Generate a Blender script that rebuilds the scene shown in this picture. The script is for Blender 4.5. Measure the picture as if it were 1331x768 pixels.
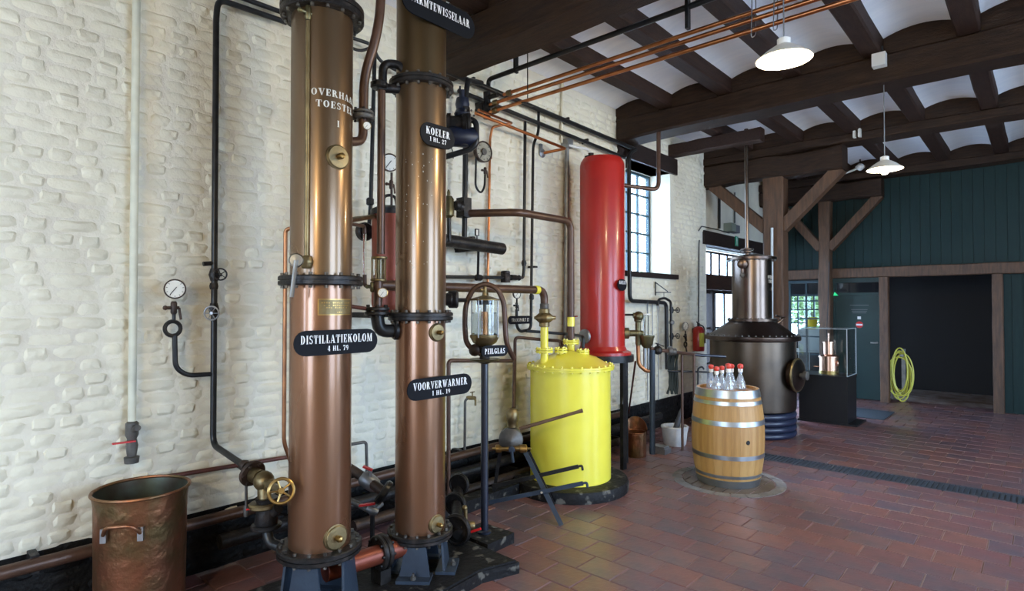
import bpy, bmesh, math, random
from mathutils import Vector, Matrix
random.seed(7)
for o in list(bpy.data.objects): bpy.data.objects.remove(o)
SC = bpy.context.scene
COL = SC.collection

# ------------------------------------------------------------------ camera
# world: wall_left is the plane X = 0, Y runs along it into the depth, Z up, metres
FPX = 760.0
YAW = math.atan(690 / FPX)
PITCH = math.atan(13 / FPX)
CAM = Vector((4.0, 0.0, 1.7))
_s, _c = math.sin(YAW), math.cos(YAW)
FWD = Vector((-_s * math.cos(PITCH), _c * math.cos(PITCH), math.sin(PITCH)))
RGT = Vector((_c, _s, 0))
UPV = RGT.cross(FWD)
cam_d = bpy.data.cameras.new('camera')
cam_d.sensor_width = 36
cam_d.lens = FPX / 1331 * 36
cam_d.clip_end = 300
cam = bpy.data.objects.new('camera', cam_d)
COL.objects.link(cam)
cam.matrix_world = Matrix(((RGT.x, UPV.x, -FWD.x, CAM.x), (RGT.y, UPV.y, -FWD.y, CAM.y), (RGT.z, UPV.z, -FWD.z, CAM.z), (0, 0, 0, 1)))
SC.camera = cam

# ------------------------------------------------------------------ world, daylight, exposure
SC.view_settings.view_transform = 'Standard'
SC.view_settings.look = 'None'
SC.view_settings.gamma = 1
SC.view_settings.use_curve_mapping = False
SC.view_settings.exposure = 0.32
W_ = bpy.data.worlds.new('world'); SC.world = W_
W_.use_nodes = True
bg = W_.node_tree.nodes['Background']
bg.inputs[0].default_value = (0.52, 0.71, 1.0, 1)
bg.inputs[1].default_value = 13.0

# hazy bluish daylight falling in from the side of the window and the glazed doorway
sun_l = bpy.data.lights.new('hazy_sun', 'SUN'); sun_l.energy = 16.0; sun_l.angle = math.radians(30); sun_l.color = (.55, .70, 1.0)
sun = bpy.data.objects.new('hazy_sun', sun_l); COL.objects.link(sun); sun.location = (-6, 11, 8)
sun.rotation_euler = Vector((2.6, -1.5, -2.7)).to_track_quat('-Z', 'Y').to_euler()

def portal(name, loc, rot, sx, sy):
    """daylight portal lying in a real window opening (guides the sky light, gives none of its own)"""
    l = bpy.data.lights.new(name, 'AREA'); l.shape = 'RECTANGLE'; l.size = sx; l.size_y = sy
    l.cycles.is_portal = True
    o = bpy.data.objects.new(name, l); COL.objects.link(o); o.location = loc; o.rotation_euler = rot
    return o
HP = math.pi / 2
# (area lamps point along local -Z)
portal('daylight_window', (-0.42, 7.22, 2.88), (0, -HP, 0), 1.5, 1.26)
portal('daylight_door', (-0.5, 10.35, 1.4), (0, -HP, 0), 2.5, 2.1)
for _y in (3.2, 7.3):
    portal('daylight_right', (8.2, _y, 1.85), (0, HP, 0), 3.1, 2.6)
portal('daylight_back', (3.6, -4.2, 1.75), (HP, 0, 0), 2.2, 2.7)
portal('daylight_back', (1.05, -4.2, 2.1), (HP, 0, 0), 0.7, 2.2)

# ------------------------------------------------------------------ pixel rays (photograph 1331 x 768)
def ray(px, py):
    return FWD + RGT * ((px - 665.5) / FPX) + UPV * ((384 - py) / FPX)
def WX(px, py, X):            # point of the pixel's ray on the plane X (parallel to the long wall)
    d = ray(px, py); return CAM + d * ((X - CAM.x) / d.x)
def WY(px, py, Y):
    d = ray(px, py); return CAM + d * ((Y - CAM.y) / d.y)
def WZ(px, py, Z=0.0):
    d = ray(px, py); return CAM + d * ((Z - CAM.z) / d.z)
def WD(px, py, dep):          # point at a depth along the view axis
    return CAM + ray(px, py) * dep
def ZD(py, dep):
    return (CAM + ray(665.5, py) * dep).z
def proj(p):
    d = Vector(p) - CAM; z = d.dot(FWD)
    if z < .05: return None
    return 665.5 + FPX * d.dot(RGT) / z, 384 - FPX * d.dot(UPV) / z, z

# ------------------------------------------------------------------ materials
MATS = {}
def mat(name, col, rough=.5, metal=0.0, col2=None, vs=6.0, mixlo=.35, mixhi=.65, bump=0.0, bs=60.0, stretch=(1, 1, 1), coat=0.0, rvar=0.0, detail=4.0):
    m = bpy.data.materials.new(name); m.use_nodes = True
    nt = m.node_tree; b = nt.nodes['Principled BSDF']
    b.inputs['Base Color'].default_value = (*col, 1)
    b.inputs['Roughness'].default_value = rough
    b.inputs['Metallic'].default_value = metal
    if coat: b.inputs['Coat Weight'].default_value = coat; b.inputs['Coat Roughness'].default_value = .12
    if col2 or bump or rvar:
        tc = nt.nodes.new('ShaderNodeTexCoord'); mp = nt.nodes.new('ShaderNodeMapping')
        mp.inputs['Scale'].default_value = stretch
        nt.links.new(tc.outputs['Object'], mp.inputs['Vector'])
    if col2 or rvar:
        n = nt.nodes.new('ShaderNodeTexNoise'); n.inputs['Scale'].default_value = vs; n.inputs['Detail'].default_value = detail
        nt.links.new(mp.outputs[0], n.inputs['Vector'])
        r = nt.nodes.new('ShaderNodeMapRange'); r.inputs[1].default_value = mixlo; r.inputs[2].default_value = mixhi
        nt.links.new(n.outputs['Fac'], r.inputs[0])
        if col2:
            x = nt.nodes.new('ShaderNodeMix'); x.data_type = 'RGBA'
            x.inputs[6].default_value = (*col, 1); x.inputs[7].default_value = (*col2, 1)
            nt.links.new(r.outputs[0], x.inputs[0]); nt.links.new(x.outputs[2], b.inputs['Base Color'])
        if rvar:
            r2 = nt.nodes.new('ShaderNodeMapRange'); r2.inputs[3].default_value = rough - rvar; r2.inputs[4].default_value = rough + rvar
            nt.links.new(n.outputs['Fac'], r2.inputs[0]); nt.links.new(r2.outputs[0], b.inputs['Roughness'])
    if bump:
        n2 = nt.nodes.new('ShaderNodeTexNoise'); n2.inputs['Scale'].default_value = bs; n2.inputs['Detail'].default_value = 5
        nt.links.new(mp.outputs[0], n2.inputs['Vector'])
        bp = nt.nodes.new('ShaderNodeBump'); bp.inputs['Strength'].default_value = bump; bp.inputs['Distance'].default_value = .01
        nt.links.new(n2.outputs['Fac'], bp.inputs['Height']); nt.links.new(bp.outputs[0], b.inputs['Normal'])
    MATS[name] = m
    return m
def emis(name, col, s):
    m = bpy.data.materials.new(name); m.use_nodes = True
    b = m.node_tree.nodes['Principled BSDF']
    b.inputs['Base Color'].default_value = (*col, 1)
    b.inputs['Emission Color'].default_value = (*col, 1); b.inputs['Emission Strength'].default_value = s
    MATS[name] = m
def pane_mat(name, tint=(.93, .97, 1.0), refl=.10, haze=0.0):
    m = bpy.data.materials.new(name); m.use_nodes = True; nt = m.node_tree
    nt.nodes.remove(nt.nodes['Principled BSDF'])
    t = nt.nodes.new('ShaderNodeBsdfTransparent'); t.inputs[0].default_value = (*tint, 1)
    g = nt.nodes.new('ShaderNodeBsdfGlossy'); g.inputs['Roughness'].default_value = .03
    lw = nt.nodes.new('ShaderNodeLayerWeight'); lw.inputs[0].default_value = .5; pw = nt.nodes.new('ShaderNodeMath'); pw.operation = 'POWER'; pw.inputs[1].default_value = 5
    f = nt.nodes.new('ShaderNodeMath'); f.operation = 'MULTIPLY_ADD'; f.inputs[1].default_value = .85; f.inputs[2].default_value = refl * .3
    nt.links.new(lw.outputs['Facing'], pw.inputs[0]); nt.links.new(pw.outputs[0], f.inputs[0])
    mx = nt.nodes.new('ShaderNodeMixShader')
    nt.links.new(f.outputs[0], mx.inputs[0]); nt.links.new(t.outputs[0], mx.inputs[1]); nt.links.new(g.outputs[0], mx.inputs[2])
    out = mx.outputs[0]
    if haze:
        df = nt.nodes.new('ShaderNodeBsdfTranslucent'); df.inputs[0].default_value = (.9, .93, .95, 1); dd = nt.nodes.new('ShaderNodeBsdfDiffuse'); dd.inputs[0].default_value = (.9, .93, .95, 1)
        m1 = nt.nodes.new('ShaderNodeMixShader'); nt.links.new(df.outputs[0], m1.inputs[1]); nt.links.new(dd.outputs[0], m1.inputs[2])
        m2 = nt.nodes.new('ShaderNodeMixShader'); m2.inputs[0].default_value = haze; nt.links.new(out, m2.inputs[1]); nt.links.new(m1.outputs[0], m2.inputs[2]); out = m2.outputs[0]
    nt.links.new(out, nt.nodes['Material Output'].inputs[0])
    MATS[name] = m
def glass_mat(name, col=(1, 1, 1), ior=1.35):
    m = bpy.data.materials.new(name); m.use_nodes = True
    b = m.node_tree.nodes['Principled BSDF']
    b.inputs['Base Color'].default_value = (*col, 1); b.inputs['Roughness'].default_value = .02
    b.inputs['Transmission Weight'].default_value = 1; b.inputs['IOR'].default_value = ior
    MATS[name] = m

mat('limewash', (.77, .73, .58), .7, col2=(.65, .615, .49), vs=1.6, bump=1.0, bs=20)
mat('limewash_mortar', (.76, .72, .59), .8, col2=(.64, .60, .50), vs=2.2, bump=.8, bs=30)
mat('tar', (.006, .006, .006), .55, col2=(.022, .019, .016), vs=14, mixlo=.58, mixhi=.75, bump=.9, bs=40)
mat('vault_paint', (.85, .88, .93), .8, col2=(.78, .82, .89), vs=2.5, bump=.35, bs=30, stretch=(1, 6, 1))  # slight blue of the daylight is mixed into the white paint colour
mat('oak_dark', (.016, .008, .005), .6, col2=(.036, .018, .009), vs=5, bump=.6, bs=30, stretch=(1, 8, 8))
mat('oak_joist', (.022, .010, .0065), .65, col2=(.038, .018, .011), vs=5, bump=.5, bs=30, stretch=(8, 1, 8))
mat('oak_post', (.058, .027, .012), .6, col2=(.105, .050, .022), vs=4, bump=.6, bs=30, stretch=(8, 8, 1))
mat('timber_black', (.018, .013, .012), .55, col2=(.03, .02, .017), vs=6, bump=.3, stretch=(6, 1, 6))
mat('green_board', (.0045, .021, .022), .55, col2=(.006, .026, .026), vs=4, bump=.15, stretch=(8, 8, 1))
mat('green_paint', (.006, .028, .028), .45, col2=(.008, .034, .033), vs=3)
mat('teal_frame', (.014, .045, .06), .45)
mat('mortar_floor', (.34, .27, .24), .85, col2=(.20, .135, .115), vs=4, mixlo=.45, mixhi=.6, bump=.3)
TILE = []
for i, (a, b) in enumerate([((0.188, 0.086, 0.078), (0.143, 0.078, 0.078)), ((0.169, 0.081, 0.078), (0.128, 0.084, 0.094)), ((0.218, 0.095, 0.075), (0.163, 0.084, 0.078)),
                            ((0.150, 0.084, 0.088), (0.106, 0.081, 0.097)), ((0.177, 0.075, 0.073), (0.150, 0.086, 0.091)), ((0.203, 0.103, 0.091), (0.138, 0.095, 0.099))]):
    TILE.append(mat('terracotta_%d' % i, a, .33, col2=b, vs=5, bump=.35, bs=25, rvar=.12))
mat('copper_col', (.26, .120, .062), .29, .75, col2=(.18, .098, .055), vs=2.2, mixlo=.3, mixhi=.7, rvar=.10, bump=.04, bs=14, stretch=(1, 1, .35), coat=.5)
mat('copper_col_aged', (.20, .118, .062), .31, .75, col2=(.13, .088, .048), vs=2.2, mixlo=.3, mixhi=.7, rvar=.10, bump=.04, bs=14, stretch=(1, 1, .35), coat=.5)
mat('copper_col_top', (.13, .078, .038), .36, .75, col2=(.085, .06, .028), vs=2.6, mixlo=.3, mixhi=.7, rvar=.10, bump=.03, bs=14, stretch=(1, 1, .35))
mat('copper_tub', (.34, .135, .075), .42, .9, col2=(.15, .10, .045), vs=5, bump=1.0, bs=14, rvar=.12)
mat('tub_inside', (.08, .10, .075), .5, .6, col2=(.05, .04, .025), vs=6)
mat('copper_bright', (.62, .25, .10), .28, 1.0, col2=(.45, .17, .07), vs=8)
mat('copper_pipe', (.42, .19, .085), .36, .9, col2=(.27, .12, .06), vs=9)
mat('copper_mini', (.85, .48, .33), .25, 1.0)
mat('pipe_brown', (.095, .048, .030), .38, .3, col2=(.065, .034, .022), vs=9, bump=.1)
mat('pipe_redbrown', (.11, .03, .018), .45, .1, col2=(.07, .022, .015), vs=9)
mat('black_paint', (.010, .011, .013), .33, col2=(.02, .02, .02), vs=20, bump=.1)
mat('iron_black', (.016, .015, .015), .40, .3, col2=(.05, .04, .035), vs=18, mixlo=.5, mixhi=.75, bump=.35, bs=50)
mat('iron_rust', (.075, .045, .032), .5, .5, col2=(.035, .026, .022), vs=14, bump=.3)
mat('steel', (.42, .43, .44), .32, 1.0, col2=(.3, .3, .3), vs=12)
mat('galvanized', (.30, .31, .32), .45, .8, col2=(.22, .23, .24), vs=12)
mat('notice_grey', (.10, .11, .11), .6)
mat('bolt_head', (.22, .215, .20), .4, .7, col2=(.05, .045, .04), vs=40)
mat('grey_iron', (.13, .125, .115), .5, .5, col2=(.08, .075, .07), vs=12, bump=.2)
mat('blue_grey', (.030, .045, .068), .40, 0, col2=(.022, .032, .05), vs=8, bump=.1)
mat('blue_black', (.010, .015, .030), .30, 0, coat=.3)
mat('pump_blue', (.004, .010, .034), .45, 0, col2=(.004, .006, .016), vs=12)
mat('brass', (.50, .33, .12), .32, 1.0, col2=(.34, .22, .08), vs=10)
mat('brass_dull', (.26, .20, .10), .42, .9, col2=(.16, .12, .06), vs=10, bump=.15)
mat('bronze_green', (.17, .15, .075), .42, .8, col2=(.10, .085, .045), vs=10)
mat('yellow_paint', (.84, .77, .085), .26, 0, col2=(.78, .70, .07), vs=2.5, coat=.25)
mat('red_paint', (.40, .016, .010), .34, 0, col2=(.32, .012, .010), vs=2, coat=.2)
mat('red_lever', (.55, .012, .012), .4)
mat('red_copper', (.23, .050, .026), .42, .45, col2=(.16, .04, .022), vs=5)
mat('white_pipe', (.62, .62, .50), .5, col2=(.52, .52, .42), vs=8)
mat('sign_black', (.006, .007, .010), .6)
mat('lettering', (.82, .84, .86), .6)
mat('lettering_worn', (.62, .60, .52), .6)
mat('dial_white', (.72, .71, .64), .45)
mat('dial_old', (.34, .32, .25), .5, col2=(.25, .23, .17), vs=25)
mat('stone_black', (.009, .009, .010), .55, col2=(.11, .105, .09), vs=13, mixlo=.585, mixhi=.66, bump=.8, bs=28)
mat('oak_barrel', (.43, .235, .070), .5, col2=(.31, .155, .042), vs=6, bump=.15, stretch=(4, 4, .5))
mat('oak_barrel2', (.47, .275, .095), .5, col2=(.37, .19, .055), vs=6, bump=.15, stretch=(4, 4, .5))
mat('oak_barrel3', (.35, .175, .052), .5, col2=(.44, .24, .08), vs=6, bump=.15, stretch=(4, 4, .5))
mat('barrel_head', (.33, .17, .075), .6, col2=(.27, .13, .055), vs=6)
mat('hoop', (.46, .49, .50), .34, .95, col2=(.34, .37, .39), vs=6)
mat('old_wood', (.15, .085, .045), .6, col2=(.10, .055, .03), vs=7, stretch=(1, 1, 1), bump=.2)
mat('wood_grey', (.13, .095, .065), .7, col2=(.09, .065, .045), vs=9, bump=.3)
mat('stone_grey', (.20, .185, .17), .7, col2=(.13, .12, .115), vs=8, bump=.3)
mat('marble', (.56, .56, .55), .45, col2=(.42, .43, .44), vs=10)
mat('pestle', (.045, .045, .05), .5)
mat('kettle_copper', (.085, .068, .054), .36, 1.0, col2=(.12, .092, .068), vs=3, rvar=.06)
mat('kettle_lid', (.075, .055, .048), .32, 1.0, col2=(.11, .08, .06), vs=4)
mat('kettle_neck', (.16, .12, .095), .27, 1.0, col2=(.12, .092, .075), vs=3)
mat('coil_blue', (.014, .02, .045), .35)
mat('pedestal_black', (.012, .012, .013), .45)
mat('white_edge', (.50, .56, .58), .3)
mat('enamel', (.80, .78, .72), .3)
mat('plastic_white', (.65, .66, .64), .5)
mat('sign_green', (.02, .28, .16), .45)
mat('box_green', (.22, .25, .20), .5)
mat('box_grey', (.13, .13, .15), .5)
mat('hose_yellow', (.62, .62, .10), .45)
mat('bucket_yellow', (.85, .62, .01), .4)
mat('grate', (.07, .085, .11), .4, .4)
mat('mat_dark', (.03, .04, .05), .8)
mat('stopper_red', (.62, .05, .025), .4)
mat('porcelain', (.78, .78, .76), .35)
mat('dark_room', (.018, .018, .02), .8)
mat('plaster', (.62, .61, .56), .8)
mat('bounce_paving', (.62, .61, .58), .9, col2=(.54, .53, .51), vs=2)
mat('grass', (.10, .17, .04), .9, col2=(.07, .13, .03), vs=4)
mat('leaf', (.22, .32, .10), .6, col2=(.14, .22, .07), vs=3)
mat('bark', (.10, .075, .055), .8)
mat('label_paper', (.72, .69, .62), .6)
mat('cable_green', (.005, .012, .009), .6)
emis('bulb', (1.0, .86, .55), 22)
emis('exit_glow', (.03, .6, .22), .7)
for _n, _v in (('sign_black', .12), ('tar', .2), ('black_paint', .3), ('iron_black', .3), ('stone_black', .2), ('pedestal_black', .25), ('timber_black', .2), ('oak_dark', .25), ('oak_joist', .25), ('green_board', .25), ('blue_grey', .3)):
    MATS[_n].node_tree.nodes['Principled BSDF'].inputs['Specular IOR Level'].default_value = _v
pane_mat('pane'); pane_mat('case_glass', (.96, .985, .99))
pane_mat('bottle_glass', (.94, .96, .98), .25, .17)
glass_mat('tube_glass', (.95, .98, .97), 1.2)

# ------------------------------------------------------------------ mesh builder
def perp(d):
    d = d.normalized()
    a = Vector((0, 0, 1)) if abs(d.z) < .9 else Vector((1, 0, 0))
    u = d.cross(a).normalized()
    return u, d.cross(u).normalized()
class MB:
    def __init__(s): s.v = []; s.f = []; s.m = []
    def add(s, vs, fs, mi=0):
        k = len(s.v); s.v += [Vector(v) for v in vs]
        for f in fs: s.f.append([i + k for i in f]); s.m.append(mi)
        return s
    def box(s, a, b, mi=0):
        x0, y0, z0 = a; x1, y1, z1 = b
        return s.add([(x0, y0, z0), (x1, y0, z0), (x1, y1, z0), (x0, y1, z0), (x0, y0, z1), (x1, y0, z1), (x1, y1, z1), (x0, y1, z1)],
                     [(3, 2, 1, 0), (4, 5, 6, 7), (0, 1, 5, 4), (1, 2, 6, 5), (2, 3, 7, 6), (3, 0, 4, 7)], mi)
    def obox(s, c, u, v, w, mi=0):     # centre and three half-axis vectors
        c, u, v, w = Vector(c), Vector(u), Vector(v), Vector(w)
        P = [c + u * i + v * j + w * k for k in (-1, 1) for j in (-1, 1) for i in (-1, 1)]
        return s.add(P, [(0, 2, 3, 1), (4, 5, 7, 6), (0, 1, 5, 4), (2, 6, 7, 3), (0, 4, 6, 2), (1, 3, 7, 5)], mi)
    def bar(s, p0, p1, w, t, up=(0, 0, 1)):
        p0, p1 = Vector(p0), Vector(p1); d = (p1 - p0)
        u = d.cross(Vector(up))
        if u.length < 1e-5: u = perp(d)[0]
        u.normalize(); v = u.cross(d).normalized()
        return s.obox((p0 + p1) / 2, d / 2, u * w / 2, v * t / 2)
    def lathe(s, prof, o=(0, 0, 0), axis=(0, 0, 1), n=24, a0=0.0, a1=math.tau):
        o = Vector(o); ax = Vector(axis).normalized()
        if abs(ax.z) > .999: u, v = Vector((1, 0, 0)), Vector((0, 1, 0)) * (1 if ax.z > 0 else -1)
        else: u, v = perp(ax)
        full = abs(a1 - a0 - math.tau) < 1e-6
        k = n if full else n + 1
        vs = []
        for r, h in prof:
            for i in range(k):
                a = a0 + (a1 - a0) * i / n
                vs.append(o + ax * h + (u * math.cos(a) + v * math.sin(a)) * r)
        fs = []
        for j in range(len(prof) - 1):
            for i in range(n):
                i2 = (i + 1) % k
                fs.append((j * k + i, j * k + i2, (j + 1) * k + i2, (j + 1) * k + i))
        if full:
            if prof[0][0] > 1e-4: fs.append(tuple(reversed(range(k))))
            if prof[-1][0] > 1e-4: fs.append(tuple((len(prof) - 1) * k + i for i in range(k)))
        return s.add(vs, fs)
    def uncap(s):            # drop the end cap added last
        s.f.pop(); s.m.pop(); return s
    def cyl(s, p0, p1, r, r1=None, n=16):
        p0, p1 = Vector(p0), Vector(p1)
        return s.lathe([(r, 0), (r if r1 is None else r1, (p1 - p0).length)], p0, p1 - p0, n)
    def disc(s, c, ax, r, t, n=24):   # disc centred on c, bevelled rim
        c = Vector(c); ax = Vector(ax).normalized(); e = min(t * .25, r * .15)
        return s.lathe([(r - e, -t / 2), (r, -t / 2 + e), (r, t / 2 - e), (r - e, t / 2)], c, ax, n)
    def ball(s, c, r, n=12, sz=1.0):
        m = n // 2
        return s.lathe([(max(1e-5, r * math.sin(math.pi * j / m)), -r * sz * math.cos(math.pi * j / m)) for j in range(m + 1)], c, (0, 0, 1), n)
    def torus(s, c, ax, R, r, n=28, k=8, a0=0.0, a1=math.tau):
        c = Vector(c); u, v = perp(Vector(ax)); ax = Vector(ax).normalized()
        pts = [c + (u * math.cos(a0 + (a1 - a0) * i / n) + v * math.sin(a0 + (a1 - a0) * i / n)) * R for i in range(n + (0 if a1 - a0 > 6.28 else 1))]
        return s.sweep(pts, r, k, closed=a1 - a0 > 6.28)
    def sweep(s, pts, r, k=10, closed=False):
        n = len(pts); vs = []; fs = []
        d0 = (pts[1] - pts[0]).normalized(); u, _ = perp(d0)
        for i, p in enumerate(pts):
            a = pts[i - 1] if (i > 0 or closed) else p
            b = pts[(i + 1) % n] if (i < n - 1 or closed) else p
            t = (b - a).normalized()
            u = (u - t * u.dot(t))
            if u.length < 1e-6: u = perp(t)[0]
            u.normalize(); w = t.cross(u)
            rr = r[i] if isinstance(r, (list, tuple)) else r
            for j in range(k):
                q = math.tau * j / k
                vs.append(p + (u * math.cos(q) + w * math.sin(q)) * rr)
        for i in range(n if closed else n - 1):
            i2 = (i + 1) % n
            for j in range(k):
                j2 = (j + 1) % k
                fs.append((i * k + j, i * k + j2, i2 * k + j2, i2 * k + j))
        if not closed:
            fs.append(tuple(reversed(range(k)))); fs.append(tuple((n - 1) * k + j for j in range(k)))
        return s.add(vs, fs)
    def tube(s, pts, r, fil=None, k=10, steps=5):
        pts = [Vector(p) for p in pts]
        if fil is None: fil = r * 2.6
        out = [pts[0]]
        for i in range(1, len(pts) - 1):
            p, a, b = pts[i], pts[i - 1], pts[i + 1]
            da, db = (a - p), (b - p)
            f = min(fil, da.length * .48, db.length * .48)
            if f < 1e-4: out.append(p); continue
            q0, q1 = p + da.normalized() * f, p + db.normalized() * f
            for j in range(steps + 1):
                t = j / steps
                out.append(q0 * (1 - t) ** 2 + p * 2 * t * (1 - t) + q1 * t * t)
        out.append(pts[-1])
        return s.sweep(out, r, k)
    def poly(s, pts2, o, u, v, off=0.0):
        o, u, v = Vector(o), Vector(u), Vector(v); n = u.cross(v)
        return s.add([o + u * x + v * y + n * off for x, y in pts2], [tuple(range(len(pts2)))])
    def prism(s, pts2, o, u, v, t):     # outline in (u,v), from o to o + n*t
        o, u, v = Vector(o), Vector(u), Vector(v); n = u.cross(v).normalized(); k = len(pts2)
        vs = [o + u * x + v * y for x, y in pts2] + [o + u * x + v * y + n * t for x, y in pts2]
        fs = [tuple(reversed(range(k))), tuple(range(k, 2 * k))] + [(i, (i + 1) % k, k + (i + 1) % k, k + i) for i in range(k)]
        return s.add(vs, fs)
    def mesh(s, name, mats, off=(0, 0, 0), smooth=True, fixn=True):
        me = bpy.data.meshes.new(name)
        off = Vector(off)
        me.from_pydata([tuple(p - off) for p in s.v], [], s.f)
        for m in (mats if isinstance(mats, (list, tuple)) else [mats]): me.materials.append(MATS[m] if isinstance(m, str) else m)
        if any(s.m): me.polygons.foreach_set('material_index', s.m)
        if fixn and len(s.f) < 60000:
            bm = bmesh.new(); bm.from_mesh(me); bmesh.ops.recalc_face_normals(bm, faces=bm.faces); bm.to_mesh(me); bm.free()
        if smooth:
            me.shade_smooth(); me.set_sharp_from_angle(angle=math.radians(38))
        me.update()
        return me

def ob(name, me, parent=None):
    o = bpy.data.objects.new(name, me); COL.objects.link(o)
    if parent: o.parent = parent
    return o
class Thing:
    """an Empty at the thing's base that parents its parts; geometry is given in world coordinates"""
    def __init__(s, name, label, cat, loc, group=None):
        s.loc = Vector(loc)
        s.o = bpy.data.objects.new(name, None); COL.objects.link(s.o)
        s.o.empty_display_size = .05
        s.o.location = s.loc; s.o['label'] = label; s.o['category'] = cat
        if group: s.o['group'] = group
    def part(s, name, mb, m, parent=None, label=None, smooth=True):
        o = ob(name, mb.mesh(name, m, s.loc, smooth), parent or s.o)
        if label: o['label'] = label
        if name.endswith('bolts') or name == 'unions': o['kind'] = 'stuff'
        return o
def solo(name, mb, m, label, cat, loc, group=None, smooth=True):
    o = ob(name, mb.mesh(name, m, loc, smooth)); o.location = loc
    o['label'] = label; o['category'] = cat
    if group: o['group'] = group
    return o
def struct(name, mb, m, parent=None, smooth=False, label=None, cat=None):
    o = ob(name, mb.mesh(name, m, (0, 0, 0), smooth), parent)
    if parent is None:
        o['kind'] = 'structure'
        if label: o['label'] = label
        if cat: o['category'] = cat
    return o
def copy_tree(o, parent=None):
    c = o.copy(); COL.objects.link(c); c.parent = parent
    for ch in list(o.children): copy_tree(ch, c)
    return c
X_, Y_, Z_ = Vector((1, 0, 0)), Vector((0, 1, 0)), Vector((0, 0, 1))

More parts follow.
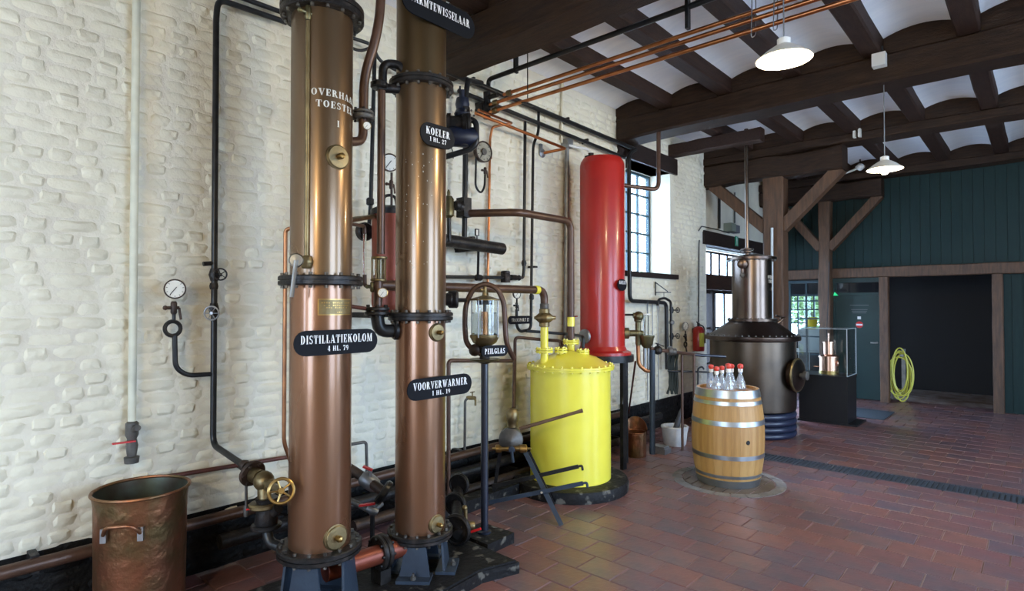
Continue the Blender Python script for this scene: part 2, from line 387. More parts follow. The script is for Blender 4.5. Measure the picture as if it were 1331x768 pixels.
# ------------------------------------------------------------------ bold high-contrast serif lettering
def _rect(a, b, c, d): return [(a, b), (c, b), (c, d), (a, d)]
def _ring(cx, cy, rx, ry, ix, iy, d0=0, d1=360, n=16):
    out = []
    for i in range(n):
        a, b = [math.radians(d0 + (d1 - d0) * j / n) for j in (i, i + 1)]
        out.append([(cx + rx * math.cos(a), cy + ry * math.sin(a)), (cx + rx * math.cos(b), cy + ry * math.sin(b)),
                    (cx + ix * math.cos(b), cy + iy * math.sin(b)), (cx + ix * math.cos(a), cy + iy * math.sin(a))])
    return out
def _stem(x, w=.22): return [_rect(x, 0, x + w, 1), _rect(x - .05, 0, x + w + .05, .07), _rect(x - .05, .93, x + w + .05, 1)]
GL = {
 'A': (.86, [[(.03, 0), (.11, 0), (.43, 1), (.34, 1)], [(.52, 0), (.79, 0), (.48, 1), (.34, 1)], _rect(.18, .27, .6, .34), _rect(-.03, 0, .2, .07), _rect(.46, 0, .86, .07)]),
 'B': (.74, _stem(.09) + _ring(.30, .74, .30, .26, .10, .19, -90, 90, 8) + _ring(.30, .27, .36, .27, .13, .20, -90, 90, 8)),
 'D': (.84, _stem(.09) + _ring(.30, .5, .46, .5, .23, .43, -90, 90, 12)),
 'E': (.70, _stem(.09) + [_rect(.3, 0, .64, .07), _rect(.3, .93, .64, 1), _rect(.3, .47, .5, .54), _rect(.57, 0, .64, .3), _rect(.57, .7, .64, 1), _rect(.44, .37, .5, .64)]),
 'G': (.90, _ring(.44, .5, .39, .5, .17, .43, 45, 320, 14) + [_rect(.58, .05, .80, .42), _rect(.5, .40, .87, .47), _rect(.66, .68, .73, .95)]),
 'H': (.92, _stem(.09) + _stem(.59) + [_rect(.3, .46, .6, .54)]),
 'I': (.40, _stem(.09)),
 'K': (.88, _stem(.09) + [[(.30, .42), (.30, .52), (.64, 1), (.73, 1)], [(.38, .56), (.52, .76), (.86, 0), (.58, 0)], _rect(.5, 0, .9, .07), _rect(.54, .93, .84, 1)]),
 'L': (.70, _stem(.09) + [_rect(.3, 0, .66, .07), _rect(.59, 0, .66, .32)]),
 'M': (1.12, [_rect(.10, 0, .17, 1), [(.06, 1), (.32, 1), (.60, .0), (.46, .0)], [(.48, 0), (.56, 0), (.86, 1), (.78, 1)], _rect(.78, 0, 1.0, 1), _rect(.0, 0, .27, .07), _rect(.71, 0, 1.07, .07), _rect(.78, .93, 1.07, 1)]),
 'N': (.88, [_rect(.10, 0, .17, 1), [(.04, 1), (.32, 1), (.76, 0), (.58, 0)], _rect(.69, 0, .76, 1), _rect(0, 0, .27, .07), _rect(.6, .93, .86, 1)]),
 'O': (.88, _ring(.44, .5, .39, .5, .16, .44)),
 'P': (.74, _stem(.09) + _ring(.30, .72, .36, .28, .13, .21, -90, 90, 8)),
 'R': (.86, _stem(.09) + _ring(.30, .73, .34, .27, .12, .20, -90, 90, 8) + [[(.34, .5), (.54, .5), (.80, 0), (.58, 0)], _rect(.56, 0, .88, .07)]),
 'S': (.68, _ring(.34, .73, .27, .27, .12, .20, 30, 270, 12) + _ring(.34, .27, .28, .27, .12, .20, -150, 90, 12) + [_rect(.52, .72, .58, .98), _rect(.07, .02, .13, .28)]),
 'T': (.80, _stem(.29) + [_rect(.03, .93, .77, 1), _rect(.03, .68, .10, 1), _rect(.70, .68, .77, 1)]),
 'U': (.88, [_rect(.10, .27, .32, 1), _rect(.68, .27, .75, 1), _rect(.03, .93, .39, 1), _rect(.58, .93, .85, 1)] + _ring(.425, .29, .325, .29, .11, .21, 180, 360, 10)),
 'V': (.86, [[(.05, 1), (.32, 1), (.52, 0), (.40, 0)], [(.42, 0), (.49, 0), (.79, 1), (.71, 1)], _rect(-.02, .93, .38, 1), _rect(.6, .93, .87, 1)]),
 'W': (1.22, [[(.05, 1), (.30, 1), (.46, 0), (.34, 0)], [(.36, 0), (.43, 0), (.64, 1), (.57, 1)], [(.44, 1), (.69, 1), (.84, 0), (.72, 0)], [(.74, 0), (.81, 0), (1.12, 1), (1.04, 1)], _rect(-.02, .93, .34, 1), _rect(.95, .93, 1.2, 1)]),
 '1': (.42, [_rect(.12, 0, .33, 1), _rect(.02, 0, .43, .07), [(.0, .8), (.12, .8), (.12, 1), (.08, 1)]]),
 '2': (.68, _ring(.32, .72, .28, .28, .10, .21, 0, 190, 10) + [[(.40, .72), (.60, .72), (.26, .12), (.05, .07)], _rect(.05, 0, .62, .16), _rect(.55, 0, .62, .3)]),
 '4': (.72, [_rect(.36, 0, .57, 1), [(.03, .28), (.12, .28), (.40, 1), (.34, 1)], _rect(.03, .24, .68, .32), _rect(.26, 0, .67, .07)]),
 '7': (.66, [_rect(.05, .84, .62, 1), _rect(.05, .68, .11, 1), [(.16, 0), (.40, 0), (.62, .9), (.52, .9)]]),
 '9': (.70, _ring(.34, .68, .29, .32, .10, .25) + _ring(.24, .52, .39, .52, .22, .45, -80, 10, 8)),
 '.': (.28, [_rect(.04, 0, .22, .17)]), ' ': (.42, []),
}
def text_width(t, gap=.11): return sum(GL[c][0] + gap for c in t) - gap
def put_text(mb, t, c, u, v, h, width=None, warp=None, gap=.11):
    """flat lettering centred on c; 'warp' maps (x, y) to a point instead (paint on a curved shell)"""
    w = text_width(t, gap); sx = (width / w) if width else h
    x0 = -w * sx / 2
    c, u, v = Vector(c), Vector(u), Vector(v)
    for ch in t:
        adv, polys = GL[ch]
        for pl in polys:
            pts = [(x0 + x * sx, (y - .5) * h) for x, y in pl]
            mb.add([warp(x, y) if warp else c + u * x + v * y for x, y in pts], [tuple(range(len(pts)))])
        x0 += (adv + gap) * sx
def stadium(w, h, n=10):
    r = h / 2; pts = []
    for sx in (1, -1):
        for i in range(n + 1):
            a = -HP + math.pi * i / n
            pts.append((sx * (w / 2 - r + r * math.cos(a)), sx * r * math.sin(a)))
    return pts
def sign_plate(T, c, w, h, lines, u=Y_, v=Z_, parent=None, t=.008, m='lettering', name='name_plate', label=None):
    n = Vector(u).cross(Vector(v)).normalized()
    c = Vector(c)
    b = MB().prism(stadium(w, h), c, u, v, t)
    p = T.part(name, b, 'sign_black', parent, label)
    l = MB()
    for txt, hh, ww, dy in lines:
        put_text(l, txt, c + n * (t + .0012) + Vector(v) * dy, u, v, hh, ww)
    T.part('lettering', l, m, p, smooth=False)
    return p

# ------------------------------------------------------------------ fittings
def bolt_ring(c, ax, R, n, r=.009, h=.03, a0=0.0):
    mb = MB(); u, v = perp(Vector(ax)); ax = Vector(ax).normalized()
    for i in range(n):
        a = a0 + math.tau * i / n
        p = Vector(c) + (u * math.cos(a) + v * math.sin(a)) * R
        mb.cyl(p - ax * h / 2, p + ax * h / 2, r, n=6)
    return mb
def wheel(mb, c, ax, R, r, spokes=5, hub=.25):
    c = Vector(c); ax = Vector(ax).normalized(); u, v = perp(ax)
    mb.torus(c, ax, R, r, 24, 8)
    for i in range(spokes):
        a = math.tau * i / spokes
        mb.cyl(c, c + (u * math.cos(a) + v * math.sin(a)) * R, r * .6, n=6)
    mb.disc(c, ax, R * hub, r * 2.2, 12)
    return mb
def gauge(T, c, n, R, case='black_paint', dial='dial_white', parent=None, t=None, name='gauge'):
    c = Vector(c); n = Vector(n).normalized(); t = t or R * .55
    g = T.part(name, MB().lathe([(R * .75, -t), (R * .95, -t * .85), (R, -t * .3), (R, 0), (R * .9, .001), (R * .86, -t * .12), (1e-4, -t * .12)], c, n, 28), case, parent)
    if parent is None:
        T.part('dial', MB().lathe([(R * .86, -t * .11), (1e-4, -t * .10)], c, n, 24), dial, g)
        u, v = perp(n); d = (u * .6 + v * .8)
        nd = MB().bar(c + n * (-t * .05) - d * R * .25, c + n * (-t * .05) + d * R * .7, R * .07, R * .03, n)
        for i in range(9):
            a = math.radians(-45 + 270 * i / 8)
            q = u * math.cos(a) + v * math.sin(a)
            nd.bar(c + n * (-t * .07) + q * R * .66, c + n * (-t * .07) + q * R * .8, R * .05, R * .03, n)
        T.part('needle', nd, 'black_paint', g)
    return g
def cock(mb, c, ax, r):     # small petcock: body, side nut, lever
    c = Vector(c); ax = Vector(ax).normalized(); u, v = perp(ax)
    mb.lathe([(r * .7, -r * 2.2), (r, -r * 1.6), (r, r * 1.6), (r * .7, r * 2.2)], c, ax, 10)
    mb.cyl(c - u * r * 2.4, c + u * r * 1.6, r * .6, n=8)
    mb.ball(c - u * r * 2.6, r * .85, 8)
    mb.bar(c + u * r * 1.6, c + u * r * 2.2 - ax * r * 4, r * .7, r * .5, v)
    return mb
LAMP_W = 70.0   # pendant lamps (their light sits in the lamp builder)

# ================================================================== THE SETTING
ROOM_Y0, ROOM_Y1, ROOM_X1, ROOM_H = -4.2, 12.1, 8.2, 4.5
# ---- long left wall (lime-washed brick) with a window and a glazed doorway
WIN_Y0, WIN_Y1, WIN_Z0, WIN_Z1 = 6.60, 7.83, 2.15, 3.62
DR_Y0, DR_Y1, DR_Z1 = 9.30, 11.55, 2.68
RX = -.12      # face of the wall beyond the pier
b = MB()
b.box((-.45, ROOM_Y0, 0), (0, WIN_Y0, ROOM_H))
b.box((-.45, WIN_Y0, 0), (0, WIN_Y1, WIN_Z0)); b.box((-.45, WIN_Y0, WIN_Z1), (0, WIN_Y1, ROOM_H))
b.box((-.45, WIN_Y1, 0), (0, 9.05, ROOM_H))
b.box((-.45, 9.05, 0), (RX, DR_Y0, ROOM_H)); b.box((-.45, DR_Y0, DR_Z1), (RX, DR_Y1, ROOM_H)); b.box((-.45, DR_Y1, 0), (RX, ROOM_Y1 + .2, ROOM_H))
wall_left = struct('wall_left', b, 'limewash_mortar')
tb = MB(); tb.box((0, -2, 0), (.004, 9.05, .385)); struct('tar_band', tb, 'tar', wall_left)

BRK = {}
rb = random.Random(3)
def brick_mesh(kind, v, m):
    key = (kind, v, m)
    if key in BRK: return BRK[key]
    r = random.Random(hash((kind == 'h', v)) & 1023)
    L = .106 if kind == 'h' else .206; H = .070; tk = r.uniform(.005, .015)
    us, ws = (0, .17, .5, .83, 1), (0, .29, .71, 1)
    vs = []
    for j, w in enumerate(ws):
        for i, u in enumerate(us):
            edge = i in (0, 4) or j in (0, 3); corner = i in (0, 4) and j in (0, 3)
            y = (u - .5) * L + r.uniform(-.007, .007); z = (w - .5) * H + r.uniform(-.005, .005)
            if corner: y *= .90; z *= .82
            x = (-.002 if edge else tk + r.uniform(-.005, .005))
            vs.append((x, y, z))
    mb = MB(); mb.add(vs, [(j * 5 + i, j * 5 + i + 1, j * 5 + i + 6, j * 5 + i + 5) for j in range(3) for i in range(4)])
    me = mb.mesh('brick', m, fixn=False)
    me.shade_smooth()
    BRK[key] = (me, mb)
    return BRK[key]
spots = []
course = .0775
for k in range(int(4.15 / course)):
    z = .035 + k * course
    y = .15 - rb.uniform(0, .2) - (.155 if k % 2 else 0); j = 0
    while y < 9.0:
        kind = 's' if j % 2 == 0 else 'h'
        if rb.random() < .12: kind = 'h'
        L = (.104 if kind == 'h' else .204) + .013
        yc = y + L / 2
        ok = not (WIN_Y0 - .03 - L / 2 < yc < WIN_Y1 + .02 + L / 2 and WIN_Z0 - .04 < z < WIN_Z1 + .25) and yc + L / 2 < 9.04
        if ok:
            zz = z + rb.uniform(-.006, .006) + .012 * math.sin(yc * 1.3 + .4)
            tar = zz < .375 + rb.uniform(-.03, .03)
            p = proj((0, yc, zz)); q = proj((0, yc + L, zz)); area = 0
            if p and q and 150 < p[0] < 1180 and 0 < p[1] < 768: area = abs(q[0] - p[0]) * FPX * .07 / p[2] * (.35 if tar else 1)
            spots.append((area, kind, rb.randrange(16), 'tar' if tar else 'limewash', yc, zz, rb.uniform(-.05, .05)))
        y += L + rb.uniform(-.004, .012); j += 1
spots.sort(key=lambda t: -t[0])
for a, kind, v, m, yc, zz, rx in spots[:300]:
    o = ob('brick', brick_mesh(kind, v, m)[0], wall_left); o.location = (0, yc, zz); o.rotation_euler = (rx, 0, 0)
rest = MB()
for a, kind, v, m, yc, zz, rx in spots[300:]:
    src = brick_mesh(kind, v, m)[1]; cr, sr = math.cos(rx), math.sin(rx)
    rest.add([(p.x, yc + p.y * cr - p.z * sr, zz + p.y * sr + p.z * cr) for p in src.v], src.f, 1 if m == 'tar' else 0)
me = rest.mesh('brickwork', ['limewash', 'tar'], fixn=False); me.shade_smooth()
o = ob('brickwork', me, wall_left); o['kind'] = 'stuff'

# ---- other walls
b = MB()
xs = ROOM_X1
prev = ROOM_Y0
for yc in (3.2, 7.3):
    b.box((xs, prev, 0), (xs + .3, yc - 1.3, ROOM_H)); b.box((xs, yc - 1.3, 0), (xs + .3, yc + 1.3, .3)); b.box((xs, yc - 1.3, 3.4), (xs + .3, yc + 1.3, ROOM_H)); prev = yc + 1.3
b.box((xs, prev, 0), (xs + .3, ROOM_Y1 + .2, ROOM_H))
struct('wall_right', b, 'limewash')
b = MB()
y0, y1 = ROOM_Y0 - .3, ROOM_Y0
for xa, xb in ((-.45, .7), (1.4, 2.5), (4.7, ROOM_X1 + .3)): b.box((xa, y0, 0), (xb, y1, ROOM_H))
b.box((.7, y0, 0), (1.4, y1, 1.0)); b.box((.7, y0, 3.2), (1.4, y1, ROOM_H)); b.box((2.5, y0, 0), (4.7, y1, .4)); b.box((2.5, y0, 3.1), (4.7, y1, ROOM_H))
struct('wall_back', b, 'limewash')

# ---- end wall: green boards between timbers, Y = 12.1
EY = ROOM_Y1
wb = MB(); wb.box((-.45, EY + .06, 2.36), (ROOM_X1, EY + .2, ROOM_H)); wb.box((-.12, EY + .06, 0), (.27, EY + .2, 2.36)); wb.box((3.5, EY + .06, 0), (ROOM_X1, EY + .2, 2.36))
wb.box((.27, EY + .06, 0), (.95, EY + .2, .36))
wall_end = struct('wall_end', wb, 'green_board')
def boards(x0, x1, z0, z1, w=.145):
    n = max(1, round((x1 - x0) / w)); w = (x1 - x0) / n
    for i in range(n):
        m = MB().box((x0 + i * w + .003, EY + .035, z0), (x0 + (i + 1) * w - .003, EY + .06, z1))
        struct('board', m, 'green_board', wall_end)
boards(-.12, 4.6, 2.38, 4.25); boards(-.12, .27, 0, 2.2); boards(.27, .93, 0, .36); boards(3.5, 4.6, 0, 2.2)
def timber(name, a, c, m='oak_post', label='', cat='beam', parent=None, jit=.012, seg=8, seed=0):
    """squared log along its longest axis with slightly wavy faces and eased edges"""
    a, c = Vector(a), Vector(c); d = c - a; ax = max(range(3), key=lambda i: d[i]); o1, o2 = [i for i in range(3) if i != ax]
    r = random.Random(seed); vs = []; fs = []
    e = min(d[o1], d[o2]) * .09
    for i in range(seg + 1):
        t = a[ax] + d[ax] * i / seg
        j = [r.uniform(-jit, jit) for _ in range(4)]
        A0, A1, B0, B1 = a[o1] + j[0], c[o1] + j[1], a[o2] + j[2], c[o2] + j[3]
        for p, q in ((A0 + e, B0), (A1 - e, B0), (A1, B0 + e), (A1, B1 - e), (A1 - e, B1), (A0 + e, B1), (A0, B1 - e), (A0, B0 + e)):
            v = [0, 0, 0]; v[ax] = t; v[o1] = p; v[o2] = q; vs.append(v)
    for i in range(seg):
        for k in range(8): fs.append((i * 8 + k, i * 8 + (k + 1) % 8, i * 8 + 8 + (k + 1) % 8, i * 8 + 8 + k))
    fs.append(tuple(range(8))); fs.append(tuple(seg * 8 + k for k in range(8)))
    return struct(name, MB().add(vs, fs), m, parent, True, label, cat)
def brace(name, p0, p1, w, m, label, cat='brace', parent=None):
    return struct(name, MB().bar(p0, p1, w, .16, (0, 1, 0)), m, parent, False, label, cat)

# ---- ceiling: white shallow vaults between joists
JX = [.69 + .715 * i for i in range(11)]
JB, JW, SPR, CRN = 4.05, .085, 4.16, 4.255
cb = MB()
edges = [-JW] + JX + [ROOM_X1 + JW]
def vault_z(x):
    for p, q in zip(edges, edges[1:]):
        if p <= x <= q:
            t = (x - p) / (q - p); return SPR + (CRN - SPR) * 4 * t * (1 - t)
    return SPR
for p, q in zip(edges, edges[1:]):
    n = 10; vs = []
    for i in range(n + 1):
        x = max(0, p + JW) + (min(q - JW, ROOM_X1) - max(0, p + JW)) * i / n
        vs += [(x, ROOM_Y0, vault_z(x)), (x, ROOM_Y1 + .1, vault_z(x))]
    cb.add(vs, [(2 * i, 2 * i + 1, 2 * i + 3, 2 * i + 2) for i in range(n)])
cb.box((-.45, ROOM_Y0 - .3, 4.42), (ROOM_X1 + .3, ROOM_Y1 + 6, 4.6))
ceiling = struct('ceiling', cb, 'vault_paint', smooth=True)
for i, x in enumerate(JX):
    timber('joist', (x - JW, ROOM_Y0, JB), (x + JW, ROOM_Y1 + .05, 4.3), 'oak_joist', parent=ceiling, jit=.006, seg=24, seed=i)
def infill(y0, y1, parent, x1=6.0):
    for p, q in zip(edges, edges[1:]):
        xa, xb = max(0, p + JW), min(q - JW, ROOM_X1)
        if xa > x1: break
        n = 8; pts = [(xa, JB - .02), (xb, JB - .02)] + [(xb + (xa - xb) * i / n, vault_z(xb + (xa - xb) * i / n) + .004) for i in range(n + 1)]
        struct('infill_board', MB().prism([(px, pz) for px, pz in pts], (0, y1, 0), X_, Z_, y1 - y0), 'oak_dark', parent)
BEAMS = []
for i, (ya, yb, zb, lab) in enumerate([(.35, .7, 3.77, 'dark oak ceiling beam over the brick wall by the copper tub'), (3.24, 3.62, 3.76, 'thick dark oak ceiling beam above the copper pipes'),
                                       (6.34, 6.70, 3.78, 'dark oak ceiling beam carrying the hanging lamp with a white junction box'), (8.95, 9.30, 3.93, 'dark oak ceiling beam resting on the braced oak post and bolster'),
                                       (11.72, 12.04, 3.93, 'dark oak beam along the top of the green end wall')]):
    o = timber('ceiling_beam', (-.05 if i < 2 else 0.02 if i == 2 else -.1, ya, zb), (ROOM_X1, yb, JB), 'oak_dark', lab, 'beam', jit=.012, seg=14, seed=20 + i)
    infill(ya + .03, yb - .03, o, 8 if i < 3 else 6)
    BEAMS.append(o)
timber('trimmer_beam', (-.05, 7.78, 3.86), (1.3, 7.94, 4.03), 'oak_joist', 'short dark trimmer beam from the pier to the joist', 'beam', jit=.006, seed=31)
timber('bolster_beam', (-.1, 8.98, 3.60), (1.98, 9.27, 3.925), 'oak_dark', 'split oak bolster beam on top of the braced post by the still', 'beam', jit=.02, seed=32)
timber('bolster_beam', (-.1, 11.75, 3.62), (1.95, 12.02, 3.925), 'oak_dark', 'oak bolster beam on top of the post against the green wall', 'beam', jit=.02, seed=33)
timber('timber_post', (.90, 8.99, 0), (1.19, 9.26, 3.60), 'oak_post', 'stout oak post with two braces behind the still', 'post', jit=.008, seg=10, seed=34)
timber('timber_post', (.92, 11.84, 0), (1.12, 12.06, 3.62), 'oak_post', 'oak post with two braces between the window and green door', 'post', jit=.008, seg=10, seed=35)
brace('timber_brace', (.93, 9.12, 2.85), (.10, 9.12, 3.62), .16, 'oak_post', 'diagonal oak brace from the braced post toward the white wall')
brace('timber_brace', (1.15, 9.12, 2.85), (1.93, 9.12, 3.62), .16, 'oak_post', 'diagonal oak brace from the braced post up under the bolster end')
brace('timber_brace', (.95, 11.93, 2.75), (.25, 11.93, 3.64), .14, 'oak_post', 'diagonal oak brace in the corner before the green wall')
brace('timber_brace', (1.1, 11.93, 2.75), (1.9, 11.93, 3.64), .14, 'oak_post', 'diagonal oak brace before the green boards above the door')
timber('wall_rail', (-.1, 12.0, 2.20), (4.6, 12.12, 2.38), 'oak_post', 'horizontal oak rail across the green end wall', 'rail', jit=.006, seg=12, seed=36)
timber('timber_post', (1.86, 11.98, 0), (2.0, 12.12, 2.2), 'oak_post', 'slim oak door post beside the dark opening', 'post', jit=.004, seed=37)
timber('timber_post', (3.40, 11.98, 0), (3.54, 12.12, 2.2), 'oak_post', 'slim oak post on the far side of the dark opening', 'post', jit=.004, seed=38)

# ---- window in the left wall
def grid_window(name, axis, at, a0, a1, z0, z1, cols, rows, fr, mu, m_frame, depth=.05, fixed=None):
    """framed, glazed grid in the plane X = at ('x') or Y = at ('y'): frame, muntins, every pane a part"""
    def bx(mb, p0, q0, p1, q1, d): 
        if axis == 'x': mb.box((at - d, p0, q0), (at + d, p1, q1))
        else: mb.box((p0, at - d, q0), (p1, at + d, q1))
    f = MB(); d = depth / 2
    bx(f, a0, z0, a0 + fr, z1, d); bx(f, a1 - fr, z0, a1, z1, d); bx(f, a0 + fr, z0, a1 - fr, z0 + fr, d); bx(f, a0 + fr, z1 - fr, a1 - fr, z1, d)
    root = struct(name, f, m_frame)
    A0, A1, Z0, Z1 = a0 + fr, a1 - fr, z0 + fr, z1 - fr
    for i in range(1, cols):
        p = A0 + (A1 - A0) * i / cols; m = MB(); bx(m, p - mu / 2, Z0, p + mu / 2, Z1, d * .6); struct('muntin', m, m_frame, root)
    for j in range(1, rows):
        q = Z0 + (Z1 - Z0) * j / rows; m = MB(); bx(m, A0, q - mu / 2, A1, q + mu / 2, d * .55); struct('muntin', m, m_frame, root)
    for i in range(cols):
        for j in range(rows):
            m = MB(); bx(m, A0 + (A1 - A0) * i / cols + mu * .4, Z0 + (Z1 - Z0) * j / rows + mu * .4, A0 + (A1 - A0) * (i + 1) / cols - mu * .4, Z0 + (Z1 - Z0) * (j + 1) / rows - mu * .4, .002)
            struct('pane', m, 'pane', root)
    return root
w1 = grid_window('window_1', 'x', -.35, WIN_Y0, WIN_Y1, WIN_Z0, WIN_Z1, 4, 5, .04, .026, 'teal_frame')
struct('sill', MB().box((-.34, WIN_Y0 - .12, WIN_Z0 - .07), (.06, WIN_Y1 + .14, WIN_Z0 - .002)), 'timber_black', w1)
struct('lintel', MB().box((-.30, WIN_Y0 - .2, WIN_Z1), (.035, WIN_Y1 + .17, WIN_Z1 + .23)), 'timber_black', w1)
# ---- glazed doorway further on
d1 = grid_window('door_1', 'x', -.36, DR_Y0, DR_Y1, .02, 1.97, 5, 3, .06, .035, 'timber_black')
struct('transom_rail', MB().box((-.44, DR_Y0, 1.97), (-.14, DR_Y1, 2.22)), 'oak_joist', d1)
w2 = grid_window('window_2', 'x', -.36, DR_Y0, DR_Y1, 2.22, 2.66, 6, 1, .035, .03, 'timber_black')
struct('lintel', MB().box((-.20, 8.92, 2.68), (.03, 12.0, 2.90)), 'timber_black', d1)
struct('door_post', MB().box((-.42, 9.98, .02), (-.30, 10.06, 2.22)), 'timber_black', d1)
# ---- end wall: window, door, opening
w3 = grid_window('window_3', 'y', EY + .08, .29, .95, .37, 2.18, 2, 5, .05, .026, 'teal_frame')
db = MB().box((1.14, EY + .05, .01), (1.86, EY + .10, 1.88))
d2 = struct('door_2', db, 'green_paint')
fb = MB(); fb.box((1.08, EY + .0, 0), (1.14, EY + .12, 2.2)); fb.box((1.14, EY + .0, 2.12), (1.86, EY + .12, 2.2)); fb.box((1.14, EY + .02, 1.885), (1.86, EY + .12, 1.935))
struct('door_frame', fb, 'green_paint', d2)
struct('transom_pane', MB().box((1.14, EY + .07, 1.935), (1.86, EY + .075, 2.12)), 'pane', d2)
nb = MB()
for i, (w, z) in enumerate(((.30, 1.70), (.26, 1.62), (.24, 1.59), (.22, 1.56))): nb.box((1.52 - w / 2, EY + .047, z), (1.52 + w / 2, EY + .0505, z + .012))
struct('notice_lines', nb, 'notice_grey', d2)
struct('pictogram', MB().box((1.49, EY + .046, 1.45), (1.545, EY + .0505, 1.50)), 'plastic_white', d2)
sb = MB(); sb.lathe([(1e-4, .006), (.058, .006), (.06, 0)], (1.52, EY + .05, 1.35), (0, -1, 0), 20)
np_ = struct('no_entry_sign', sb, 'red_lever', d2)
struct('no_entry_bar', MB().box((1.47, EY + .040, 1.335), (1.57, EY + .043, 1.365)), 'lettering', d2)
struct('door_handle', MB().box((1.79, EY + .0, 1.02), (1.81, EY + .05, 1.05)).box((1.70, EY - .005, 1.02), (1.81, EY + .008, 1.045)), 'steel', d2)
# annex room behind the end wall
b = MB(); AX0, AX1, AY = -.62, 4.6, 14.3
p0, p1 = WY(1029, 384, AY), WY(1064, 432, AY)
wx0, wx1, wz0, wz1 = max(AX0 + .02, p0.x - .1), p1.x + .12, .95, p0.z + .03
b.box((AX0 - .1, EY + .2, 0), (AX0, AY + .2, 3.2)); b.box((AX1, EY + .2, 0), (AX1 + .2, AY + .2, 3.2)); b.box((AX0, EY + .2, 3.2), (AX1, AY + .2, 3.3))
b.box((AX0, AY, 0), (wx0, AY + .2, 3.2)); b.box((wx1, AY, 0), (AX1, AY + .2, 3.2)); b.box((wx0, AY, 0), (wx1, AY + .2, wz0)); b.box((wx0, AY, wz1), (wx1, AY + .2, 3.2))
struct('wall_annex', b, 'dark_room')
grid_window('window_4', 'y', AY + .05, wx0, wx1, wz0, wz1, 4, 3, .05, .03, 'teal_frame')
tbx = solo('side_table', MB().box((-.45, 13.2, .72), (.75, 13.8, .76)).box((-.4, 13.25, 0), (-.34, 13.31, .72)).box((.64, 13.25, 0), (.7, 13.31, .72)).box((-.4, 13.7, 0), (-.34, 13.76, .72)).box((.64, 13.7, 0), (.7, 13.76, .72)), 'plaster', 'pale table in the room behind the end window', 'table', (.1, 13.5, 0), smooth=False)
pb = WY(1055, 424, 13.5)
solo('bucket', MB().lathe([(.085, 0), (.12, .24), (.125, .24), (.125, .25), (.11, .25), (.08, .01)], (pb.x, 13.5, 1.20), n=20), 'bucket_yellow', 'yellow plastic bucket seen through the end window', 'bucket', (pb.x, 13.5, 1.20))
solo('cardboard_box', MB().box((pb.x - .2, 13.3, .76), (pb.x + .2, 13.7, 1.20)), 'plaster', 'pale box standing under the yellow bucket', 'box', (pb.x, 13.5, .76), smooth=False)

# ---- floor: terracotta tiles in running bond
fb = MB().box((-.45, ROOM_Y0 - .3, -.2), (ROOM_X1 + .3, 16.2, -.007))
floor = struct('floor', fb, 'mortar_floor')
BAR = WD(946, 620, 5.69); BAR.z = 0
CH0, CH1 = 6.66, 6.96
def tile_mesh(i):
    h, e = .5, .03
    r = random.Random(i); mb = MB()
    hx, hy, e = .1275, .1175, .005
    mb.add([(-hx, -hy, -.007), (hx, -hy, -.007), (hx, hy, -.007), (-hx, hy, -.007), (-hx + e, -hy + e, 0), (hx - e, -hy + e, 0), (hx - e, hy - e, 0), (-hx + e, hy - e, 0)],
           [(4, 5, 6, 7), (0, 1, 5, 4), (1, 2, 6, 5), (2, 3, 7, 6), (3, 0, 4, 7)])
    return mb, mb.mesh('floor_tile', TILE[i], smooth=False, fixn=False)
TM = [tile_mesh(i) for i in range(6)]
tiles = []; rt = random.Random(11)
for r in range(-4, 62):
    y = .1 + r * .24
    if y > EY + .3: break
    x = .05 - (.13 if r % 2 else 0)
    while x < 6.6:
        xc = x + .13; x += .26
        p = proj((xc, y, 0))
        vis = p and -80 < p[0] < 1420 and p[1] < 850
        if not vis or xc < .02: continue
        if xc > 1.5 and CH0 - .04 < y < CH1 + .04: continue
        if (xc - BAR.x) ** 2 + (y - BAR.y) ** 2 < .36 ** 2: continue
        inph = 150 < p[0] < 1180 and 560 < p[1] < 775
        tiles.append(((1 / p[2] ** 3 if inph and xc > 1.3 else 1 / p[2] ** 3 * .05), xc, y, rt.randrange(6), rt.uniform(-.0012, .0012), rt.uniform(-.008, .008)))
tiles.sort(key=lambda t: -t[0])
for a, x, y, i, dz, rz in tiles[:300]:
    o = ob('floor_tile', TM[i][1], floor); o.location = (x, y, dz); o.rotation_euler = (0, 0, rz)
mb = MB()
for a, x, y, i, dz, rz in tiles[300:]:
    src = TM[i][0]; mb.add([(x + p.x, y + p.y, p.z + dz) for p in src.v], src.f, i)
o = ob('floor_tiles', mb.mesh('floor_tiles', TILE, smooth=False, fixn=False), floor); o['kind'] = 'stuff'
# drain channel with grating
struct('channel_frame', MB().box((1.55, CH0, -.02), (7.5, CH0 + .02, .002)).box((1.55, CH1 - .02, -.02), (7.5, CH1, .002)), 'grate', floor)
struct('channel_bed', MB().box((1.55, CH0 + .02, -.02), (7.5, CH1 - .02, -.006)), 'grate', floor)
x = 1.56
while x < 4.6:
    m = MB()
    for k in range(12): m.box((x + k * .04, CH0 + .02, -.008), (x + k * .04 + .024, CH1 - .02, .001))
    struct('grating', m, 'grate', floor); x += .485
